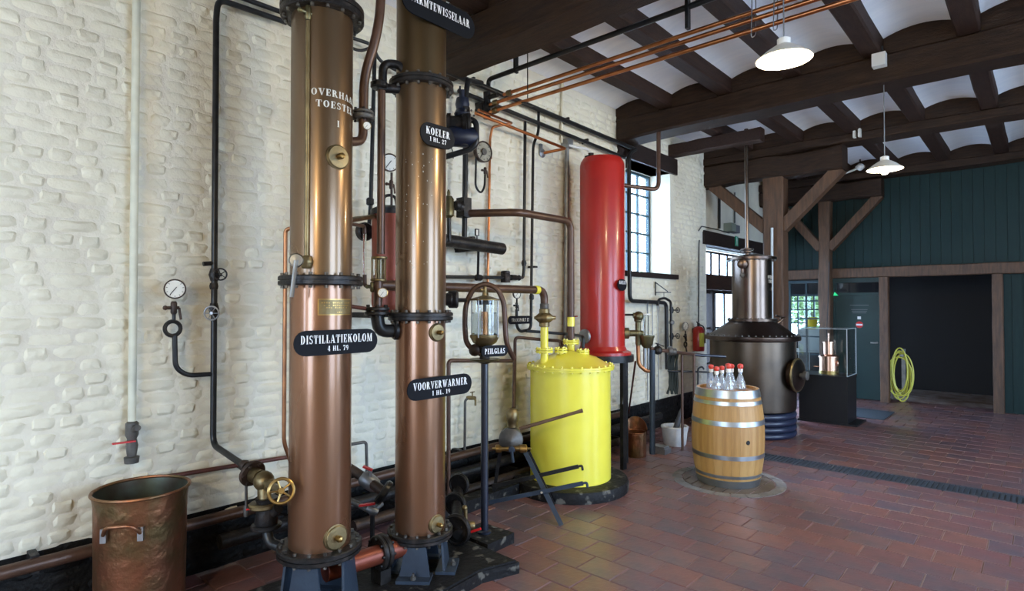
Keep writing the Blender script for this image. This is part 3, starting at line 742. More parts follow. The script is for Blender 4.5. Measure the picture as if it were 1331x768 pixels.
# round cover in the floor under the barrel: stone rim and wooden boards
BR = .52
for k in range(22):
    a0, a1 = math.tau * k / 22 + .012, math.tau * (k + 1) / 22 - .012
    pts = [(R * math.cos(a0 + (a1 - a0) * t), R * math.sin(a0 + (a1 - a0) * t)) for R, t in ((BR, 0), (BR, .33), (BR, .66), (BR, 1), (BR - .09, 1), (BR - .09, .66), (BR - .09, .33), (BR - .09, 0))]
    struct('cover_rim_stone', MB().prism(pts, (BAR.x, BAR.y, -.007), X_, Y_, .011), 'stone_grey', floor)
n = 8; R = BR - .1
for k in range(n):
    ya, yb = -R + 2 * R * k / n + .006, -R + 2 * R * (k + 1) / n - .006
    pts = [(-math.sqrt(max(0, R * R - ya * ya)), ya), (math.sqrt(max(0, R * R - ya * ya)), ya)]
    m_ = (ya + yb) / 2
    pts += [(math.sqrt(R * R - m_ * m_), m_), (math.sqrt(max(0, R * R - yb * yb)), yb), (-math.sqrt(max(0, R * R - yb * yb)), yb), (-math.sqrt(R * R - m_ * m_), m_)]
    struct('cover_board', MB().prism([(p[1], p[0]) for p in reversed(pts)], (BAR.x, BAR.y, -.007), X_, Y_, .010), 'wood_grey', floor)
mp_ = WZ(1128, 537)
solo('door_mat', MB().box((mp_.x - .42, mp_.y - .5, 0), (mp_.x + .3, mp_.y + .35, .012)), 'mat_dark', 'dark blue-grey floor mat before the green door', 'mat', (mp_.x, mp_.y, 0), smooth=False)

# ---- outside: ground and greenery seen through the glass
struct('ground', MB().box((-40, -30, -.25), (45, 60, -.21)), 'bounce_paving', label='ground outside the building, made pale to bounce daylight onto the ceiling', cat='ground')  # yard surface made pale to throw daylight up onto the ceiling
def tree(x, y, h, rad, lab, seed):
    T = Thing('tree', lab, 'tree', (x, y, -.21), 'trees outside the windows')
    r = random.Random(seed)
    T.part('trunk', MB().sweep([Vector((x, y, -.21)), Vector((x + .1, y, h * .4)), Vector((x - .1, y + .1, h * .8))], [.14, .11, .04], 8), 'bark')
    m = MB()
    for i in range(1800):
        d = Vector((r.gauss(0, 1), r.gauss(0, 1), r.gauss(0, 1))).normalized() * rad * r.uniform(.3, 1)
        p = Vector((x, y, h * .68)) + Vector((d.x, d.y, d.z * 1.25)); s = r.uniform(.06, .14)
        u, v = perp(Vector((r.uniform(-1, 1), r.uniform(-1, 1), r.uniform(-1, 1)))); m.add([p + u * s, p + v * s * .6, p - u * s, p - v * s * .6], [(0, 1, 2, 3)])
    o = T.part('foliage', m, 'leaf', smooth=False); o['kind'] = 'stuff'
tree(-6.5, 21.0, 3.6, 1.1, 'leafy tree outside the glazed doorway', 1)
tree(-11.5, 30.0, 5.0, 1.5, 'taller leafy tree standing further behind the doorway tree', 2)
tree(-1.2, 19.0, 3.2, 1.0, 'leafy tree outside the window of the room behind', 3)
tree(-2.6, 24.5, 4.2, 1.3, 'broad leafy tree beyond the room behind the end wall', 4)

# ================================================================== THE TWO TALL COPPER COLUMNS
C1 = WD(417.5, 384, 3.2); C1.z = 0
C2 = WD(547, 384, 3.64); C2.z = 0
R1, R2 = .163, .154
PL1 = .085   # plinth height
# black painted plinth under both columns
pl = MB()
pts = [(.62, 1.0), (1.48, 1.0), (1.50, 1.9), (1.44, 2.55), (1.52, 2.80), (.78, 2.82), (.68, 2.2), (.64, 1.6)]
pl.prism(pts, (0, 0, 0), X_, Y_, PL1 - .012); pl.prism([(x + (1.06 - x) * .03, y + (1.95 - y) * .02) for x, y in pts], (0, 0, PL1 - .012), X_, Y_, .012)
solo('machine_plinth', pl, 'stone_black', 'low black tarred plinth with chipped paint under the copper columns', 'plinth', (1.06, 1.95, 0), smooth=False)

def port(T, c, n, r, name='inspection_port'):
    c = Vector(c); n = Vector(n).normalized()
    p = T.part(name, MB().lathe([(r * 1.12, -.03), (r * 1.12, .006), (r, .010), (r, .014), (r * .95, .017), (r * .3, .0185), (1e-4, .019)], c, n, 30), 'brass_dull', label='round brass cover plate')
    T.part('knob', MB().lathe([(r * .26, .02), (r * .26, .034), (r * .3, .04), (r * .22, .056), (1e-4, .062)], c, n, 12), 'brass', p)
def col_flange(T, c, z, r, t, nb, name='flange', m='iron_black', bm='bolt_head'):
    g = MB()
    g.lathe([(r * .72, -t / 2), (r - .006, -t / 2), (r, -t / 2 + .006), (r, -.003), (r - .008, -.002), (r - .008, .002), (r, .003), (r, t / 2 - .006), (r - .006, t / 2), (r * .72, t / 2)], (c.x, c.y, z), n=40)
    f = T.part(name, g, m)
    T.part('bolts', bolt_ring((c.x, c.y, z), Z_, r - .022, nb, .0095, t + .030), bm, f)
    return f
def col_legs(T, c, r, ztop, z0, m, angs, w=.16):
    for a in angs:
        d = Vector((math.cos(a), math.sin(a), 0)); u = Vector((-d.y, d.x, 0))
        q = c + d * r
        b = MB()
        t = .014
        vs = []
        for zz, ww, out in ((z0, w * .62, .02), (ztop, w * .40, -.0)):
            for s1, s2 in ((-1, 0), (1, 0), (1, 1), (-1, 1)):
                p = q + u * s1 * ww + d * (out - s2 * t); vs.append((p.x, p.y, zz))
        b.add(vs, [(0, 1, 5, 4), (1, 2, 6, 5), (2, 3, 7, 6), (3, 0, 4, 7), (3, 2, 1, 0), (4, 5, 6, 7)])
        b.obox(q + d * .02 + Z_ * (z0 + .009), u * w * .66, d * .06, Z_ * .009)
        leg = T.part('leg', b, m, smooth=False)
        bb = MB(); bb.lathe([(.016, 0), (.016, .018), (.008, .018), (.008, .035), (1e-4, .036)], q + d * .055 + Z_ * (z0 + .018), n=6)
        T.part('anchor_bolt', bb, 'grey_iron', leg)
def curved_text(T, c, r, ang, z, lines, m, name='painted_lettering'):
    l = MB()
    for txt, h, w, dz in lines:
        def warp(x, y, dz=dz): 
            a = ang + x / r
            return Vector((c.x + (r + .0016) * math.cos(a), c.y + (r + .0016) * math.sin(a), z + dz + y))
        put_text(l, txt, c, Y_, Z_, h, w, warp, .12)
    T.part(name, l, m, smooth=False)

# ---- column 1 (distillation column)
T = Thing('distillation_column', 'tall copper distillation column with a brass nameplate and lever cock at mid flange', 'still column', (C1.x, C1.y, PL1))
z = lambda py: ZD(py, 3.2)
zb, zm, zt = z(708), z(365.5), z(16)
T.part('lower_shell', MB().lathe([(R1, zb), (R1, zm)], C1, n=48), 'copper_col')
T.part('upper_shell', MB().lathe([(R1, zm), (R1, zt)], C1, n=48), 'copper_col_aged')
for i, zz in enumerate((zb, zm, zt)): col_flange(T, C1, zz, .222, .052 if i < 2 else .07, 16, ('base_flange', 'middle_flange', 'top_flange')[i])
T.part('dome', MB().lathe([(.19, zt + .03), (.17, zt + .09), (.10, zt + .15), (1e-4, zt + .17)], C1, n=32), 'copper_col_top')
col_legs(T, C1, .165, zb - .02, PL1, 'blue_grey', [math.radians(a) for a in (-55, 35, 125, 215)])
for py in (210, 686): port(T, (C1.x + R1 - .006, C1.y, z(py)), X_, .060)
curved_text(T, C1, R1, 0, z(140), [('OVERHAAL', .036, .285, z(131) - z(140)), ('TOESTEL', .036, .235, z(145.5) - z(140)), ('I', .034, None, z(168) - z(140))], 'lettering_worn')
pn = WX(430, 399, C1.x + R1 + .004)
b = MB(); b.lathe([(R1 + .004, pn.z - .042), (R1 + .004, pn.z + .042)], C1, n=10, a0=-.62, a1=.62)
nm = T.part('maker_plate', b, 'brass_dull', label='brass maker plate with worn small lettering')
def arcstrip(mb, z0, z1, a0, a1, r): mb.lathe([(r, z0), (r, z1)], C1, n=8, a0=a0, a1=a1)
b = MB()
arcstrip(b, pn.z - .043, pn.z - .038, -.62, .62, R1 + .0055); arcstrip(b, pn.z + .038, pn.z + .043, -.62, .62, R1 + .0055); arcstrip(b, pn.z - .043, pn.z + .043, -.62, -.59, R1 + .0055); arcstrip(b, pn.z - .043, pn.z + .043, .59, .62, R1 + .0055)
rr = random.Random(5)
for zz, n_ in ((.022, 15), (.008, 13), (-.003, 11), (-.028, 5)):
    for k in range(n_):
        a = (k - n_ / 2 + .5) * .07
        if rr.random() < .9: arcstrip(b, pn.z + zz - .003, pn.z + zz + rr.uniform(.001, .005), a - .024, a + .024, R1 + .0056)
T.part('plate_engraving', b, 'brass', nm)
# name sign
XS = C1.x + R1 + .012
pL, pR = WX(381, 447, XS), WX(489.5, 442, XS)
cS = (pL + pR) / 2; wS = pR.y - pL.y; hS = .135 * 1.0
hS = abs(WX(435, 429, XS).z - WX(435, 461, XS).z)
sign_plate(T, cS, wS, hS, [('DISTILLATIEKOLOM', hS * .34, wS * .86, hS * .14), ('4 HL. 79', hS * .21, wS * .25, -hS * .24)], label='black sign with white stencil lettering')
T.part('sign_bracket', MB().obox((C1.x + R1 + .004, cS.y, cS.z), X_ * .012, Y_ * .06, Z_ * .02), 'black_paint')
# sight pipe on the left side with cocks
d_l = Vector((math.cos(math.radians(-88)), math.sin(math.radians(-88)), 0))
sp = C1 + d_l * (R1 + .03)
sp = WD(398, 384, 3.03)
b = MB().tube([(sp.x, sp.y, z(44)), (sp.x, sp.y, z(338))], .012, k=10)
T.part('gauge_pipe', b, 'brass_dull')
b = MB().tube([(sp.x, sp.y, z(-20)), (sp.x, sp.y, z(20))], .013)
cock(b, (sp.x, sp.y, z(34)), Z_, .017); b.cyl((sp.x, sp.y, z(34)), (C1.x, C1.y, z(34)), .012)
b.ball((sp.x, sp.y, z(18)), .022, 10)
T.part('upper_cock', b, 'bronze_green')
b = MB(); zc = z(343)
b.cyl((sp.x, sp.y, zc), (C1.x, C1.y, zc), .022); b.lathe([(.02, -.035), (.03, -.02), (.03, .02), (.024, .03)], (sp.x, sp.y, zc), Z_, 12); b.ball((sp.x, sp.y, zc), .034, 14)
lc = T.part('lever_cock', b, 'brass_dull')
tocam = (CAM - sp); tocam.z = 0; tocam.normalize()
q = WD(385, 345, 2.95)
lv = MB().lathe([(.036, 0), (.036, .014), (.03, .022), (1e-4, .024)], (q.x, q.y, zc), tocam, 20)
lv.tube([(q.x, q.y, zc) + Vector((0, 0, 0)) if False else Vector((q.x, q.y, zc)) + tocam * .02, Vector((WD(379, 386, 2.93)))], .011, k=8)
T.part('cock_lever', lv, 'steel', lc)
# copper swan neck and elbow on its right side
dep = 3.36
b = MB().tube([WD(498, -45, dep), WD(492, 40, dep), WD(473, 100, dep), WD(472.5, 143, dep)], .027, .25, 12, 10)
sn = T.part('swan_neck', b, 'pipe_brown', label='brown copper pipe with a flanged joint')
p = WD(472, 150, dep)
T.part('pipe_flange', MB().disc(p + Z_ * .016, Z_, .060, .018).disc(p - Z_ * .012, Z_, .066, .028), 'grey_iron', sn)
T.part('bolts', bolt_ring(p, Z_, .05, 6, .008, .07), 'iron_black', sn)
b = MB().tube([p - Z_ * .02, WD(472, 184, dep), WD(450, 184, 3.24)], .026, .06, 12)
T.part('elbow', b, 'pipe_brown', sn)
gp = WD(476.5, 165, dep - .03)
gauge(T, gp + tocam * .03, tocam * 1 + X_ * .3, .024, 'brass_dull', name='thermometer_gauge')

# ---- column 2 (preheater, cooler and heat exchanger)
T = Thing('preheater_column', 'slimmer copper column with three stacked shells signed as preheater and cooler', 'still column', (C2.x, C2.y, PL1))
z = lambda py: ZD(py, 3.64)
zb, zm, zt = z(688), z(411), z(112)
T.part('lower_shell', MB().lathe([(R2, zb), (R2, zm)], C2, n=48), 'copper_col')
T.part('middle_shell', MB().lathe([(R2 * 1.01, zm), (R2 * 1.01, zt)], C2, n=48), 'copper_col_aged')
T.part('upper_shell', MB().lathe([(R2, zt), (R2, z(-70))], C2, n=48), 'copper_col_top')
for i, zz in enumerate((zb, zm, zt)): col_flange(T, C2, zz, .200, .05, 16, ('base_flange', 'middle_flange', 'upper_flange')[i])
col_legs(T, C2, .150, zb - .02, PL1, 'blue_grey', [math.radians(a) for a in (-50, 40, 130, 220)], .15)
port(T, (C2.x + R2 - .004, C2.y, z(431)), X_, .050); port(T, (C2.x + R2 - .004, C2.y, z(671)), X_, .050)
XS = C2.x + R2 + .012
def px_sign(x0, y0, x1, y1, X, hpx):
    a, c = WX(x0, y0, X), WX(x1, y1, X); m = (a + c) / 2; pm = proj(m)
    h = hpx * pm[2] / FPX
    return Vector((X, m.y, m.z)), c.y - a.y, h
c_, w_, h_ = px_sign(528.5, 505, 612, 500, XS, 27)
sign_plate(T, c_, w_, h_, [('VOORVERWARMER', h_ * .36, w_ * .84, h_ * .14), ('1 HL. 19', h_ * .22, w_ * .28, -h_ * .25)], label='black sign with white stencil lettering')
c_, w_, h_ = px_sign(545.5, 174, 590, 180, XS, 29)
sign_plate(T, c_, w_, h_, [('KOELER', h_ * .33, w_ * .70, h_ * .14), ('1 HL. 27', h_ * .20, w_ * .48, -h_ * .21)], label='small oval black sign with white lettering')
c_, w_, h_ = px_sign(521, -6, 616, 38, XS, 35)
sign_plate(T, c_ , w_, h_, [('WARMTEWISSELAAR', h_ * .30, w_ * .84, h_ * .10)], label='black sign with white stencil lettering')
for py in (503, 176, 14): T.part('sign_bracket', MB().obox((C2.x + R2 + .004, C2.y + .05, z(py)), X_ * .012, Y_ * .03, Z_ * .02), 'black_paint')
# pale splashes of lime on the cooler shell
b = MB(); rs = random.Random(9)
for k in range(34):
    a = math.radians(rs.uniform(-75, -5)); zz = z(rs.uniform(205, 350)); s = rs.uniform(.0015, .004)
    n_ = Vector((math.cos(a), math.sin(a), 0)); u = Vector((-n_.y, n_.x, 0)); p = C2 + n_ * (R2 * 1.01 + .0012) + Z_ * zz
    b.add([p + u * s, p + Z_ * s * rs.uniform(1, 3), p - u * s, p - Z_ * s], [(0, 1, 2, 3)])
T.part('lime_spots', b, 'lettering_worn', smooth=False)

# ---- copper riser with a sight glass between the columns
dep = 3.52
T = Thing('riser_pipe', 'brown copper riser with a cylindrical sight glass between the two columns', 'pipe', WD(492, 403, dep))
b = MB().tube([WD(496, 118, dep), WD(495, 330, dep)], .024, k=12); b.tube([WD(492, 362, dep), WD(491, 398, dep)], .026, k=12)
T.part('pipe', b, 'pipe_brown')
b = MB().tube([WD(497, 112, dep), WD(498, 82, dep), WD(520, 84, dep + .04), WD(530, 100, dep + .06)], .026, .12, 12)
b.disc(WD(493, 111, dep), Z_, .052, .04); b.tube([WD(491, 114, dep), WD(522, 116, dep + .06)], .028)
T.part('top_elbow', b, 'iron_black')
pa, pb_ = WD(493, 335, dep), WD(492, 364, dep)
T.part('sight_glass', MB().lathe([(.034, 0), (.034, (pa - pb_).length)], (pb_.x, pb_.y, pb_.z), Z_, 20), 'tube_glass')
b = MB().disc(pa, Z_, .048, .014).disc(pb_, Z_, .048, .014)
for k in range(4):
    a = k * HP + .6; o_ = Vector((math.cos(a), math.sin(a), 0)) * .042; b.cyl(pb_ + o_, Vector((pb_.x, pb_.y, pa.z)) + o_, .005, n=6)
b.cyl(pb_, (pb_.x, pb_.y, pa.z), .009, n=8)
T.part('sight_glass_cage', b, 'brass_dull')
p = WD(490, 404, dep)
b = MB().disc(p + Z_ * .012, Z_, .075, .022).disc(p - Z_ * .014, Z_, .075, .024)
fl = T.part('flange', b, 'iron_black'); T.part('bolts', bolt_ring(p, Z_, .06, 6, .009, .075), 'iron_black', fl)
b = MB().tube([p - Z_ * .02, WD(493, 430, dep), WD(514, 430, 3.56)], .040, .11, 14)
e_ = WD(514, 429, 3.56); b.disc(e_, (C2 - e_).cross(Z_).cross(Z_) if False else Vector((C2.x - e_.x, C2.y - e_.y, 0)), .060, .03)
T.part('bottom_elbow', b, 'black_paint')
gauge(T, WD(497.5, 380.5, dep - .05), CAM - WD(497, 380, dep) + X_ * .5, .030, 'brass')
b = MB().tube([WD(455, 398, 3.35), WD(482, 402, dep)], .012); T.part('branch_pipe', b, 'pipe_redbrown')
# glass level tube beside it
lt = T.part('level_tube_elbow', MB().tube([WD(456, 291, 3.4), WD(474, 294, dep), WD(474, 304, dep)], .011, .02), 'pipe_brown'); T.part('level_tube_elbow', MB().tube([WD(474, 357, dep), WD(474, 372, dep), WD(488, 373, dep)], .012, .02), 'pipe_brown')
T.part('level_tube', MB().cyl(WD(474, 358, dep), WD(474, 303, dep), .010, n=12), 'tube_glass', lt)
b = MB(); cock(b, WD(484, 373, dep), Z_, .014); T.part('cock', b, 'bronze_green', lt)

# ---- red copper vessel half hidden behind the second column
V = WD(507, 384, 4.35); V.z = 0
z = lambda py: ZD(py, 4.35)
T = Thing('red_copper_vessel', 'reddish copper vessel with a black lid behind the slimmer column', 'vessel', (V.x, V.y, z(404)))
T.part('body', MB().lathe([(.10, z(410)), (.132, z(398)), (.135, z(395)), (.135, z(278)), (.13, z(277))], V, n=36), 'red_copper')
T.part('lid', MB().lathe([(.145, z(280)), (.145, z(273)), (.10, z(269)), (1e-4, z(268))], V, n=36), 'iron_black')
hp = V + Z_ * z(269)
T.part('lid_handle', MB().tube([hp - RGT * .05, hp - RGT * .05 + Z_ * .09, hp + RGT * .035 + Z_ * .09, hp + RGT * .05], .011, .05), 'iron_black')
T.part('support_bracket', MB().box((0.01, V.y - .12, z(413)), (V.x + .05, V.y - .09, z(406))).box((0.01, V.y + .09, z(413)), (V.x + .05, V.y + .12, z(406))), 'iron_black')
gauge(T, WD(507, 211, 4.2), X_ - Y_ * .4, .066, 'iron_rust', 'dial_white')
b = MB().tube([WD(509, 224, 4.23), WD(509, 275, 4.3)], .009); cock(b, WD(508.5, 240, 4.23), Z_, .015); T.part('gauge_stem', b, 'iron_rust')
b = MB().tube([WD(440, 288, 3.5), WD(488, 281, 4.3)], .017); T.part('feed_pipe', b, 'brass_dull')

# ---- cross pipe and base fittings between the columns
T = Thing('base_crossover', 'short copper crossover pipe with a black flange between the column stands', 'pipe', (C1.x, (C1.y + C2.y) / 2, PL1))
zz = .255
b = MB().tube([(C1.x + .02, C1.y + .02, zz), (C2.x + .02, C2.y - .02, zz)], .055, k=16); T.part('pipe', b, 'red_copper')
ym = C1.y + .36
b = MB().disc((C1.x + .03, ym, zz), Y_, .098, .03).disc((C1.x + .03, ym + .034, zz), Y_, .098, .03); f_ = T.part('flange', b, 'iron_black')
T.part('bolts', bolt_ring((C1.x + .03, ym + .017, zz), Y_, .08, 8, .009, .09), 'iron_black', f_)
T.part('support', MB().box((C1.x - .02, ym - .02, PL1), (C1.x + .08, ym + .05, zz - .09)), 'iron_black', smooth=False)

# ---- valve assembly left of column 1 with the brass handwheel
dep = 3.22
T = Thing('handwheel_valve', 'old bronze angle valve with a brass handwheel and black elbow at the first column', 'valve', WD(345, 700, dep))
P = lambda x, y, dd=0.0: WD(x, y, dep + dd)
vdir = (P(352, 632) - P(327, 612, .12)).normalized()
b = MB().disc(P(328, 615, .10), vdir, .075, .022, 28); fl = T.part('back_flange', b, 'iron_rust')
T.part('bolts', bolt_ring(P(328, 615, .10), vdir, .058, 6, .009, .04), 'iron_rust', fl)
b = MB().tube([P(330, 617, .09), P(338, 621, .05)], .042, k=14); b.ball(P(343, 625, .02), .056, 16); b.tube([P(343, 625, .02), P(344, 652)], .036, k=14)
b.tube([P(345, 627), P(365, 638, -.24)], .020, k=12); b.disc(P(352, 631, -.04), vdir, .036, .03)
T.part('valve_body', b, 'brass_dull')
hw = MB(); wheel(hw, P(365.5, 638, -.25), CAM - P(367, 638) + X_ * .5, .060, .0085, 5); T.part('handwheel', hw, 'brass')
b = MB().disc(P(342, 656), Z_, .075, .03, 28); T.part('lower_flange', b, 'brass_dull')
b = MB().lathe([(.055, .0), (.062, .02), (.05, .09), (.05, .12), (.06, .15)], P(346, 682), Z_, 20); b.disc(P(346, 683), Z_, .08, .025)
b.tube([P(352, 668), P(362, 660, -.02)], .03)
T.part('trap_body', b, 'iron_black')
b = MB().tube([P(347, 684), P(349, 705, -.02), P(368, 712, -.05), P(383, 711, -.05)], .028, .09, 14); T.part('elbow_pipe', b, 'black_paint')
b = MB().tube([P(320, 612, .1), P(320, 655, .1), P(320, 668, .1)], .008); b.lathe([(.013, -.03), (.016, 0), (.013, .03)], P(320, 664, .1), Z_, 10)
dr = T.part('drain_pipe', b, 'grey_iron')
T.part('drain_lever', MB().bar(P(321, 662, .08), P(333, 660, .06), .012, .008), 'red_lever', dr)
b = MB().lathe([(.018, -.03), (.018, .03)], P(378, 660, .1), Z_, 10); T.part('sight_fitting', b, 'marble')
T.part('red_rod', MB().cyl(P(379, 668, .1), P(379, 692, .1), .006, n=8), 'red_lever')

# ---- two ball valves with red levers, behind between the columns
dep = 4.0
P = lambda x, y, dd=0.0: WD(x, y, dep + dd)
T = Thing('ball_valve_line', 'grey pipe with a red-levered ball valve ending in a black flange between the columns', 'valve', P(490, 660))
b = MB().tube([P(440, 600, .15), P(468, 617, .05), P(500, 640, -.05)], .034, .1, 12); T.part('pipe', b, 'iron_rust')
b = MB().lathe([(.034, -.07), (.05, -.05), (.055, 0), (.05, .05), (.034, .07)], P(480, 626, .02), P(500, 640) - P(468, 617), 14); vb = T.part('valve_body', b, 'galvanized')
b = MB().cyl(P(481, 620), P(482, 611), .012); vb2 = T.part('stem', b, 'galvanized', vb)
T.part('lever', MB().bar(P(484, 611), P(472, 606), .03, .012), 'red_lever', vb)
T.part('flange', MB().disc(P(499, 640, -.05), P(500, 640) - P(468, 617), .085, .05), 'black_paint')
dep = 3.9
T = Thing('ball_valve_line', 'thinner grey pipe with a flat red valve lever low between the columns', 'valve', P(480, 680))
b = MB().tube([P(445, 645, .1), P(478, 662, 0)], .02); T.part('pipe', b, 'grey_iron')
b = MB().lathe([(.02, -.04), (.034, 0), (.02, .04)], P(484, 663), P(478, 662) - P(445, 645), 12); b.cyl(P(486, 662), P(487, 654), .012); b.tube([P(484, 664), P(496, 655, .1)], .018)
T.part('valve_body', b, 'galvanized')
T.part('lever', MB().bar(P(488, 654), P(467, 657), .026, .012), 'red_lever')
T.part('foot', MB().cyl(P(484, 664), (P(484, 664).x, P(484, 664).y, 0), .016), 'iron_black')
dep = 4.3
T = Thing('bent_drain_pipe', 'thin grey pipe bent down the brick wall between the columns', 'pipe', P(477, 620))
T.part('pipe', MB().tube([WX(440, 580, .16), WX(476, 574, .16), WX(477, 615, .16)], .012, .03), 'grey_iron')

# ---- dark machinery right of column 2
dep = 4.0
T = Thing('steam_trap_unit', 'row of black flanged wheels with a brass valve low beside the slim column', 'machinery', P(600, 690))
ax_ = (P(612, 690, -.3) - P(590, 640, .3)).normalized(); ax_ = Vector((.35, -.9, 0)).normalized()
for (x, y, dd, r_) in ((597, 629, .42, .082), (592, 655, .25, .088), (594, 688, -.05, .105)):
    T.part('flange_disc', MB().disc(P(x, y, dd), ax_, r_, .03).torus(P(x, y, dd) + ax_ * .016, ax_, r_ * .86, .008), 'iron_black')
T.part('shaft', MB().tube([P(597, 629, .5), P(593, 660, .2), P(596, 695, -.08)], .04, .2, 12), 'iron_black')
b = MB().lathe([(.022, -.05), (.03, -.04), (.03, .04), (.022, .05)], P(608, 683, -.05), RGT, 12); b.cyl(P(606, 682, -.05), P(605, 662, -.05), .013); b.ball(P(604, 660, -.05), .02, 10)
T.part('valve', b, 'brass_dull')
T.part('lever', MB().bar(P(609, 692, -.08), P(625, 687, -.12), .012, .014), 'red_lever')
T.part('foot', MB().box((P(594, 688).x - .05, P(594, 688).y - .02, PL1), (P(594, 688).x + .05, P(594, 688).y + .06, .17)), 'iron_black', smooth=False)

# ================================================================== LEFT END OF THE WALL
T = Thing('copper_tub', 'tall hammered copper tub with rolled rim and side handle on the floor', 'tub', (lambda p: (p.x, p.y, 0))(WD(187, 384, 3.2)))
c = T.loc.copy(); zt = ZD(633, 3.2); rt_ = .228
T.part('body', MB().lathe([(1e-4, .0), (rt_ * .90, 0), (rt_ * .93, .03), (rt_ * .96, zt - .06), (rt_, zt)], c, n=48).uncap(), 'copper_tub')
T.part('lining', MB().lathe([(rt_ - .004, zt), (rt_ * .94, zt - .06), (rt_ * .90, .03), (1e-4, .025)], c, n=48).uncap(), 'tub_inside')
T.part('rim', MB().torus(c + Z_ * zt, Z_, rt_, .009, 48, 8), 'copper_tub')
hd = Vector((.80, -.60, 0)).normalized(); hu = Vector((-hd.y, hd.x, 0)); hz = ZD(677, 3.0)
q = c + hd * (rt_ * .95)
b = MB().tube([q - hu * .085 + Z_ * (hz - .05) + hd * .012, q - hu * .06 + Z_ * hz + hd * .05, q + hu * .06 + Z_ * (hz) + hd * .05, q + hu * .085 + Z_ * (hz - .05) + hd * .012], .010, .03)
hh = T.part('handle', b, 'copper_tub')
T.part('handle_lug', MB().obox(q - hu * .085 + Z_ * (hz - .055) + hd * .006, hu * .014, hd * .010, Z_ * .035), 'steel', hh)
T.part('handle_lug', MB().obox(q + hu * .085 + Z_ * (hz - .055) + hd * .006, hu * .014, hd * .010, Z_ * .035), 'steel', hh)

T = Thing('white_pipe', 'cream painted vertical pipe with a grey tap and red lever', 'pipe', WX(171, 590, .08))
T.part('pipe', MB().tube([WX(178, -60, .06), WX(171.5, 550, .06)], .022, k=12), 'white_pipe')
b = MB().lathe([(.024, -.1), (.034, -.09), (.034, -.02), (.024, 0), (.032, .04), (.024, .1), (.04, .105), (.036, .14)], WX(171.5, 570, .07), -Z_, 14)
b.cyl(WX(172, 560, .07), WX(179, 556, .14), .018)
T.part('tap', b, 'grey_iron'); T.part('lever', MB().bar(WX(176, 573, .11), WX(146, 577, .11), .022, .008), 'red_lever')

T = Thing('black_steam_pipe', 'black wall pipe with two small handwheels and a pigtail pressure gauge', 'pipe', WX(277, 580, .1))
XP = .10
T.part('pipe', MB().tube([WX(372, 29, XP), WX(284, -1, XP), WX(281, 20, XP), WX(277, 578, XP), WD(322, 608, 3.36), WD(336, 616, 3.3)], .019, .07, 12), 'black_paint')
T.part('upper_pipe', MB().tube([WX(300, -8, XP), WX(372, 18, XP)], .017, k=10), 'black_paint')
v_ = MB(); v_.lathe([(.022, -.04), (.034, 0), (.022, .04)], WX(278.5, 357, XP), Z_, 12); v_.cyl(WX(278.5, 357, XP), WX(287, 357, XP + .06), .011)
va = T.part('valve', v_, 'iron_black'); T.part('handwheel', wheel(MB(), WX(286.5, 356.5, XP + .06), X_ - Y_ * .5, .036, .005, 5), 'iron_black', va)
v_ = MB(); v_.lathe([(.022, -.04), (.032, 0), (.022, .04)], WX(278, 402, XP), Z_, 12); v_.cyl(WX(278, 402, XP), WX(276, 408, XP + .08), .011)
va = T.part('valve', v_, 'iron_black'); T.part('handwheel', wheel(MB(), WX(275, 407, XP + .085), X_ - Y_ * .8, .042, .005, 6), 'galvanized', va)
T.part('union', MB().lathe([(.024, -.02), (.028, 0), (.024, .02)], WX(278, 372, XP), Z_, 8), 'iron_black')
T.part('stub', MB().tube([WX(279, 342, XP), WX(264, 343, XP)], .015), 'iron_black')
b = MB().tube([WX(278, 486, XP), WX(243, 488, XP), WX(228, 478, XP), WX(227, 436, XP)], .015, .06, 10)
T.part('gauge_pipe', b, 'black_paint')
lp = WX(224.5, 427, XP)
b = MB().torus(lp, X_, .043, .0125, 28, 8); b.tube([WX(226, 416, XP), WX(226, 398, XP)], .011)
T.part('pigtail', b, 'black_paint')
b = MB(); cock(b, WX(226, 400, XP + .01), Z_, .018); T.part('gauge_cock', b, 'iron_rust')
gauge(T, WX(227.5, 375.5, XP + .05), X_ - Y_ * .25, .060, 'iron_rust', 'dial_white')
T.part('pipe_collar', MB().lathe([(.028, -.02), (.034, 0), (.028, .02)], WD(318, 605, 3.38), WD(336, 616, 3.3) - WD(322, 608, 3.36), 12), 'iron_rust')

T = Thing('thin_copper_pipe', 'slim copper pipe running up beside the distillation column', 'pipe', WX(378, 690, .3))
T.part('pipe', MB().tube([WX(382, 296, .5), WX(371, 298, .45), WX(369, 575, .45), WX(378, 600, .45), WX(378, 690, .45), Vector((.45, WX(378, 690, .45).y, 0))], .013, .04), 'copper_pipe')
T = Thing('red_brown_pipe', 'thin red-brown pipe running along the brick wall above the tar', 'pipe', WX(300, 604, .08))
T.part('pipe', MB().tube([WX(140, 632, .07), WX(392, 591, .07)], .014), 'pipe_redbrown')
T.part('pipe_clip', MB().obox(WX(310, 603, .04), X_ * .045, Y_ * .012, Z_ * .022), 'iron_rust')
